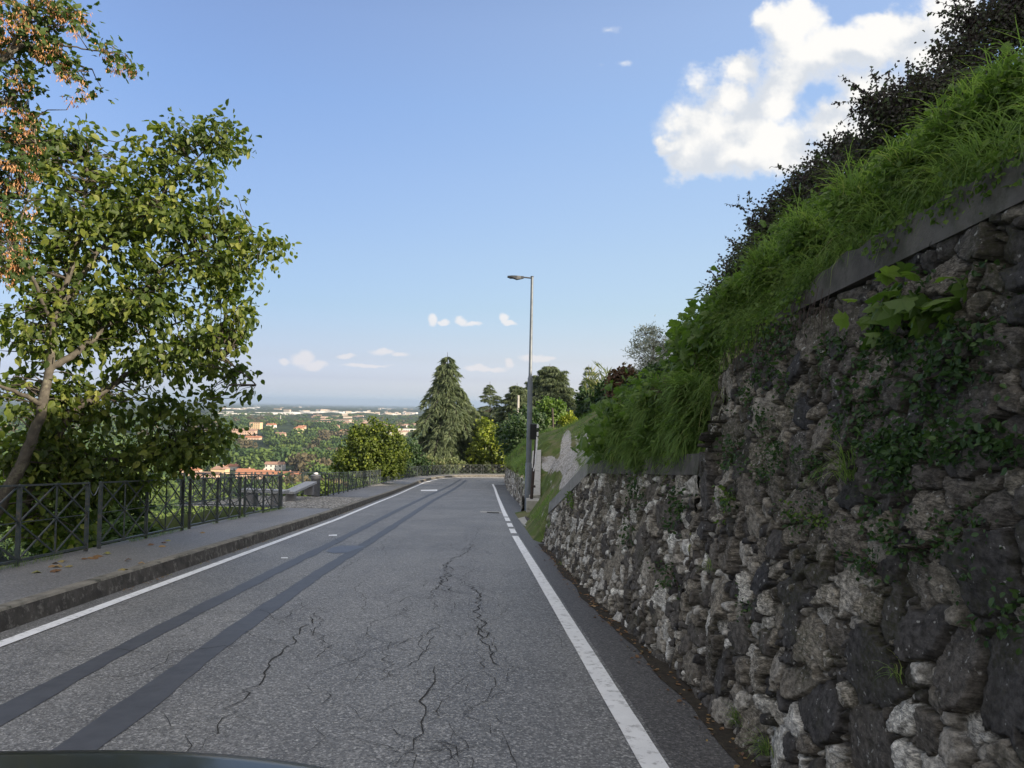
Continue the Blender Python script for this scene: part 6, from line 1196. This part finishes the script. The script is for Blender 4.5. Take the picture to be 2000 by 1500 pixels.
for i, ((px, py, w, dp, h_, wm), p) in enumerate(zip(HOUSES, HP)):
    z = float(TZ(p[0], p[1])[0]) - 1.0; sc_h = 1.0; root = empty('house', (p[0], p[1], z), hl[i], 'house'); root.rotation_euler = (0, 0, 0)
    def part(m_, nm, mat, par=root, rz=0): o = m_.build(nm, mat); o.parent = par; return o
    m_ = MB(); m_.box((0, 0, h_ / 2), (w, dp, h_)); part(m_, 'wall', WALLM[wm]); rh = dp * .22; ov = .6; flat = i in (8, 17)
    m_ = MB()
    if flat: m_.box((0, 0, h_ + .3), (w + .6, dp + .6, .6)); rf = part(m_, 'roof', ROOF[1] if i == 8 else WALLM[1])
    else:
        a_, b_ = w / 2 + ov, dp / 2 + ov; hip = dp * .35 if wm in (0, 3) else 0.3; V = [(-a_, -b_, h_), (a_, -b_, h_), (a_, b_, h_), (-a_, b_, h_), (-a_ + hip, 0, h_ + rh), (a_ - hip, 0, h_ + rh)]; m_.add(V, [[0, 1, 5, 4], [2, 3, 4, 5]]); m_.add(V, [[0, 4, 3], [1, 2, 5]]); m_.add([V[0], V[1], V[2], V[3]], [[3, 2, 1, 0]]); rf = part(m_, 'roof', ROOF[0 if i % 3 else 1])
        m_ = MB(); m_.box((w * .2, dp * .1, h_ + rh), (.9, .9, 1.6)); o = m_.build('chimney', WALLM[2]); o.parent = rf
    fl = max(1, int(h_ // 3)); nw = max(2, int(w // 3.5))
    for a in range(nw):
        for f in range(fl):
            m_ = MB(); m_.box((-w / 2 + w * (a + .5) / nw, -dp / 2 - .03, 1.7 + f * 3.0), (1.1, .08, 1.4)); part(m_, 'window', WIN)
# pylons / antennas near the hamlet
for px, py, top, lb in ((423, 915, 893, 'thin pale mast above the orange hamlet house'), (540, 905, 893, 'white mast in front of the white hamlet house'), (548, 826, 811, 'tall white mast on the plain by the warehouses')):
    p = vground(px, py + (10 if py > 880 else 0)); d = p[1]; t_ = P(px, top, d); m_ = MB(); m_.tube([p, t_], [.35 if d < 900 else 1.2, .2 if d < 900 else .9], 6); o = m_.build('mast', MAT['conc']); tag(o, lb, 'mast')
# telegraph pole near the hedge
p0, p1 = P(1011.5, 822, 60), P(1012.5, 772, 60); m_ = MB(); m_.tube([p0 - [0, 0, 1.5], p1], [.13, .09], 8); o = m_.build('utility_pole', MAT['conc']); tag(o, 'short pale concrete pole in front of the dark cedars', 'pole')
p0, p1 = P(1081, 850, 59), P(1079, 797, 59); m_ = MB(); m_.tube([p0, p1], [.10, .07], 6); o = m_.build('stake', MAT['barkdk']); tag(o, 'dark stake in front of the round young tree', 'stake')
FW = [noisemat('shed_white', (.55, .54, .52), (.62, .61, .59), .01, .8), noisemat('town_cream', (.36, .32, .27), (.42, .38, .32), .01, .8), noisemat('town_tile', (.27, .17, .13), (.31, .20, .15), .01, .8), noisemat('shed_grey', (.25, .27, .30), (.3, .32, .35), .01, .8)]
def unitbox(name, wallm, roofm, gable):
    m_ = MB(); m_.box((0, 0, .5), (1, 1, 1), mi=0)
    if gable: V = [(-.53, -.55, 1), (.53, -.55, 1), (.53, .55, 1), (-.53, .55, 1), (-.5, 0, 1.35), (.5, 0, 1.35)]; m_.add(V, [[0, 1, 5, 4], [2, 3, 4, 5]], mi=1); m_.add(V, [[0, 4, 3], [1, 2, 5]], mi=1)
    else: m_.box((0, 0, 1.02), (1.02, 1.02, .06), mi=1)
    return m_.mesh(name, [wallm, roofm])
UB = [unitbox('white_shed', FW[0], FW[0], 0), unitbox('grey_shed', FW[0], FW[3], 0), unitbox('town_house', FW[1], FW[2], 1), unitbox('cream_block', FW[1], FW[2], 0), unitbox('pale_house', FW[0], FW[2], 1)]
UL = ['long white industrial shed on the distant plain', 'grey roofed industrial shed on the distant plain', 'small tiled town house on the distant plain', 'cream apartment block on the distant plain', 'small pale house on the distant plain']
UG = ['white sheds on the plain', 'grey sheds on the plain', 'tiled town houses', 'cream town blocks', 'pale town houses']
UC = ['warehouse', 'warehouse', 'house', 'apartment block', 'house']
rt = np.random.default_rng(505); spots = []
for _ in range(46): spots.append((rt.uniform(535, 665), rt.uniform(806, 812), rt.choice([0, 0, 1, 3]), 1.3))
for _ in range(20): spots.append((rt.uniform(430, 560), rt.uniform(807, 822), rt.choice([0, 1, 1]), 1.3))
for _ in range(90): spots.append((rt.uniform(610, 720), rt.uniform(814, 834), rt.choice([2, 2, 3, 4, 4]), 1))
for _ in range(70): spots.append((rt.uniform(430, 810), 797 + rt.uniform(0, 9), rt.choice([0, 1, 3, 4]), 1.1))
for _ in range(40): spots.append((rt.uniform(680, 810), rt.uniform(803, 812), rt.choice([0, 3, 4]), 1))
for _ in range(22): spots.append((rt.uniform(700, 820), rt.uniform(825, 850), rt.choice([2, 4]), 1))
for (px, py, k_, s_) in spots:
    py += .0192 * (px - 665); p = vground(px, py); d = p[1]; 
    if not 1100 < d < 16000: continue
    if k_ in (0, 1): dim = (rt.uniform(25, 90), rt.uniform(15, 35), rt.uniform(4, 8))
    elif k_ == 3: dim = (rt.uniform(14, 28), 12, rt.uniform(6, 13))
    else: dim = (rt.uniform(10, 18), rt.uniform(9, 14), rt.uniform(5, 8))
    sc = s_ * (1 if d < 4500 else 1.3); o = bpy.data.objects.new(['shed', 'shed', 'town_house', 'apartment_block', 'town_house'][k_], UB[k_]); COL.objects.link(o); o.location = (p[0], p[1], float(TZ(p[0], p[1])[0]) - .5); o.scale = (dim[0] * sc, dim[1], dim[2] * sc); o.rotation_euler = (0, 0, rt.choice([0, .2, -.25, .5])); tag(o, UL[k_], UC[k_], UG[k_])
# tree belts of the plain
tb = MB()
for _ in range(2600):
    d = 1500 * math.exp(rt.random() * math.log(14000 / 1500)); a = rt.uniform(-.75, .05); x, y = a * d, d
    if fbm(np.array([x / 500]), np.array([y / 260]), 9, 3)[0] < -.02: continue
    z = float(TZ(x, y)[0]); s_ = rt.uniform(12, 26) * (d / 2500) ** .35; tb.add(IV[:] * [s_ * rt.uniform(1, 3.2), s_ * .8, s_ * .42] + [x, y, z + s_ * .12], IF, np.clip(.2 + .4 * rt.random() + .15 * IV[:, 2], 0, 1))
tb.build('tree_belts', noisemat('far_trees', (.014, .024, .012), (.026, .038, .018), .02, .95), smooth=True, kind='stuff', label='dark tree belts dividing the distant plain')

# ------------------------------------------------------------------ car bonnet at the bottom edge
m, t, b = newmat('black_car_paint', .28, .3); b.inputs['Base Color'].default_value = (.012, .013, .016, 1); b.inputs['Coat Weight'].default_value = .3; b.inputs['Coat Roughness'].default_value = .08
edge = [(-900, 1490), (-500, 1476), (-200, 1470), (0, 1467), (200, 1464), (330, 1466), (430, 1471), (520, 1480), (600, 1491), (660, 1502), (760, 1525), (860, 1560)]
root = empty('car', (-.7, .2, -.02), 'glossy black car bonnet just showing at the bottom left edge', 'car')
rows = []; ex = np.array([p_[0] for p_ in edge], float); ey = np.array([p_[1] for p_ in edge], float); px_ = np.linspace(-900, 860, 60); py_ = np.interp(px_, ex, ey); py_ = np.convolve(np.pad(py_, 3, mode='edge'), np.ones(7) / 7, 'valid')
front = np.array([P(a, b_, 1.22 - .10 * ((a + 50) / 900) ** 2) for a, b_ in zip(px_, py_)]); cxm = front[:, 0].mean()
for (dy, dz, sx) in ((.02, -.16, .99), (.03, -.05, .998), (.022, -.014, 1.0), (0, 0, 1.0), (-.03, .006, 1), (-.3, .03, 1.02), (-.6, .05, 1.04), (-.9, .06, 1.05), (-1.3, .07, 1.06)):
    q = front.copy(); q[:, 1] += dy; q[:, 2] += dz; q[:, 0] = cxm + (q[:, 0] - cxm) * sx; rows.append(q)
V, Fq = grid(np.array(rows)); m_ = MB(); m_.add(V, Fq); m_.build('bonnet', m, root, smooth=True)
q = rows[0].copy(); q[:, 1] -= .02; lo1 = q.copy(); lo1[:, 2] = .25 - .11; lo2 = lo1.copy(); lo2[:, 1] -= .2
V, Fq = grid(np.array([lo2, lo1, q])); m_ = MB(); m_.add(V, Fq); m_.build('bumper', m, root, smooth=True)

# ------------------------------------------------------------------ haze
if HAZE > 0:
    m = bpy.data.materials.new('haze'); m.use_nodes = True; t = m.node_tree; t.nodes.clear(); out = nd(t, 'ShaderNodeOutputMaterial'); pv = nd(t, 'ShaderNodeVolumePrincipled'); pv.inputs['Color'].default_value = (.47, .59, .77, 1); pv.inputs['Density'].default_value = HAZE; pv.inputs['Anisotropy'].default_value = .2; t.links.new(pv.outputs[0], out.inputs['Volume'])
    m_ = MB(); m_.box((0, 0, (-232 + 40) / 2), (92000, 92000, 272)); o = m_.build('haze', m, kind='stuff', label='thin blue haze over the plain')
SC.cycles.volume_bounces = 1; SC.cycles.max_bounces = 8; SC.cycles.transparent_max_bounces = 8
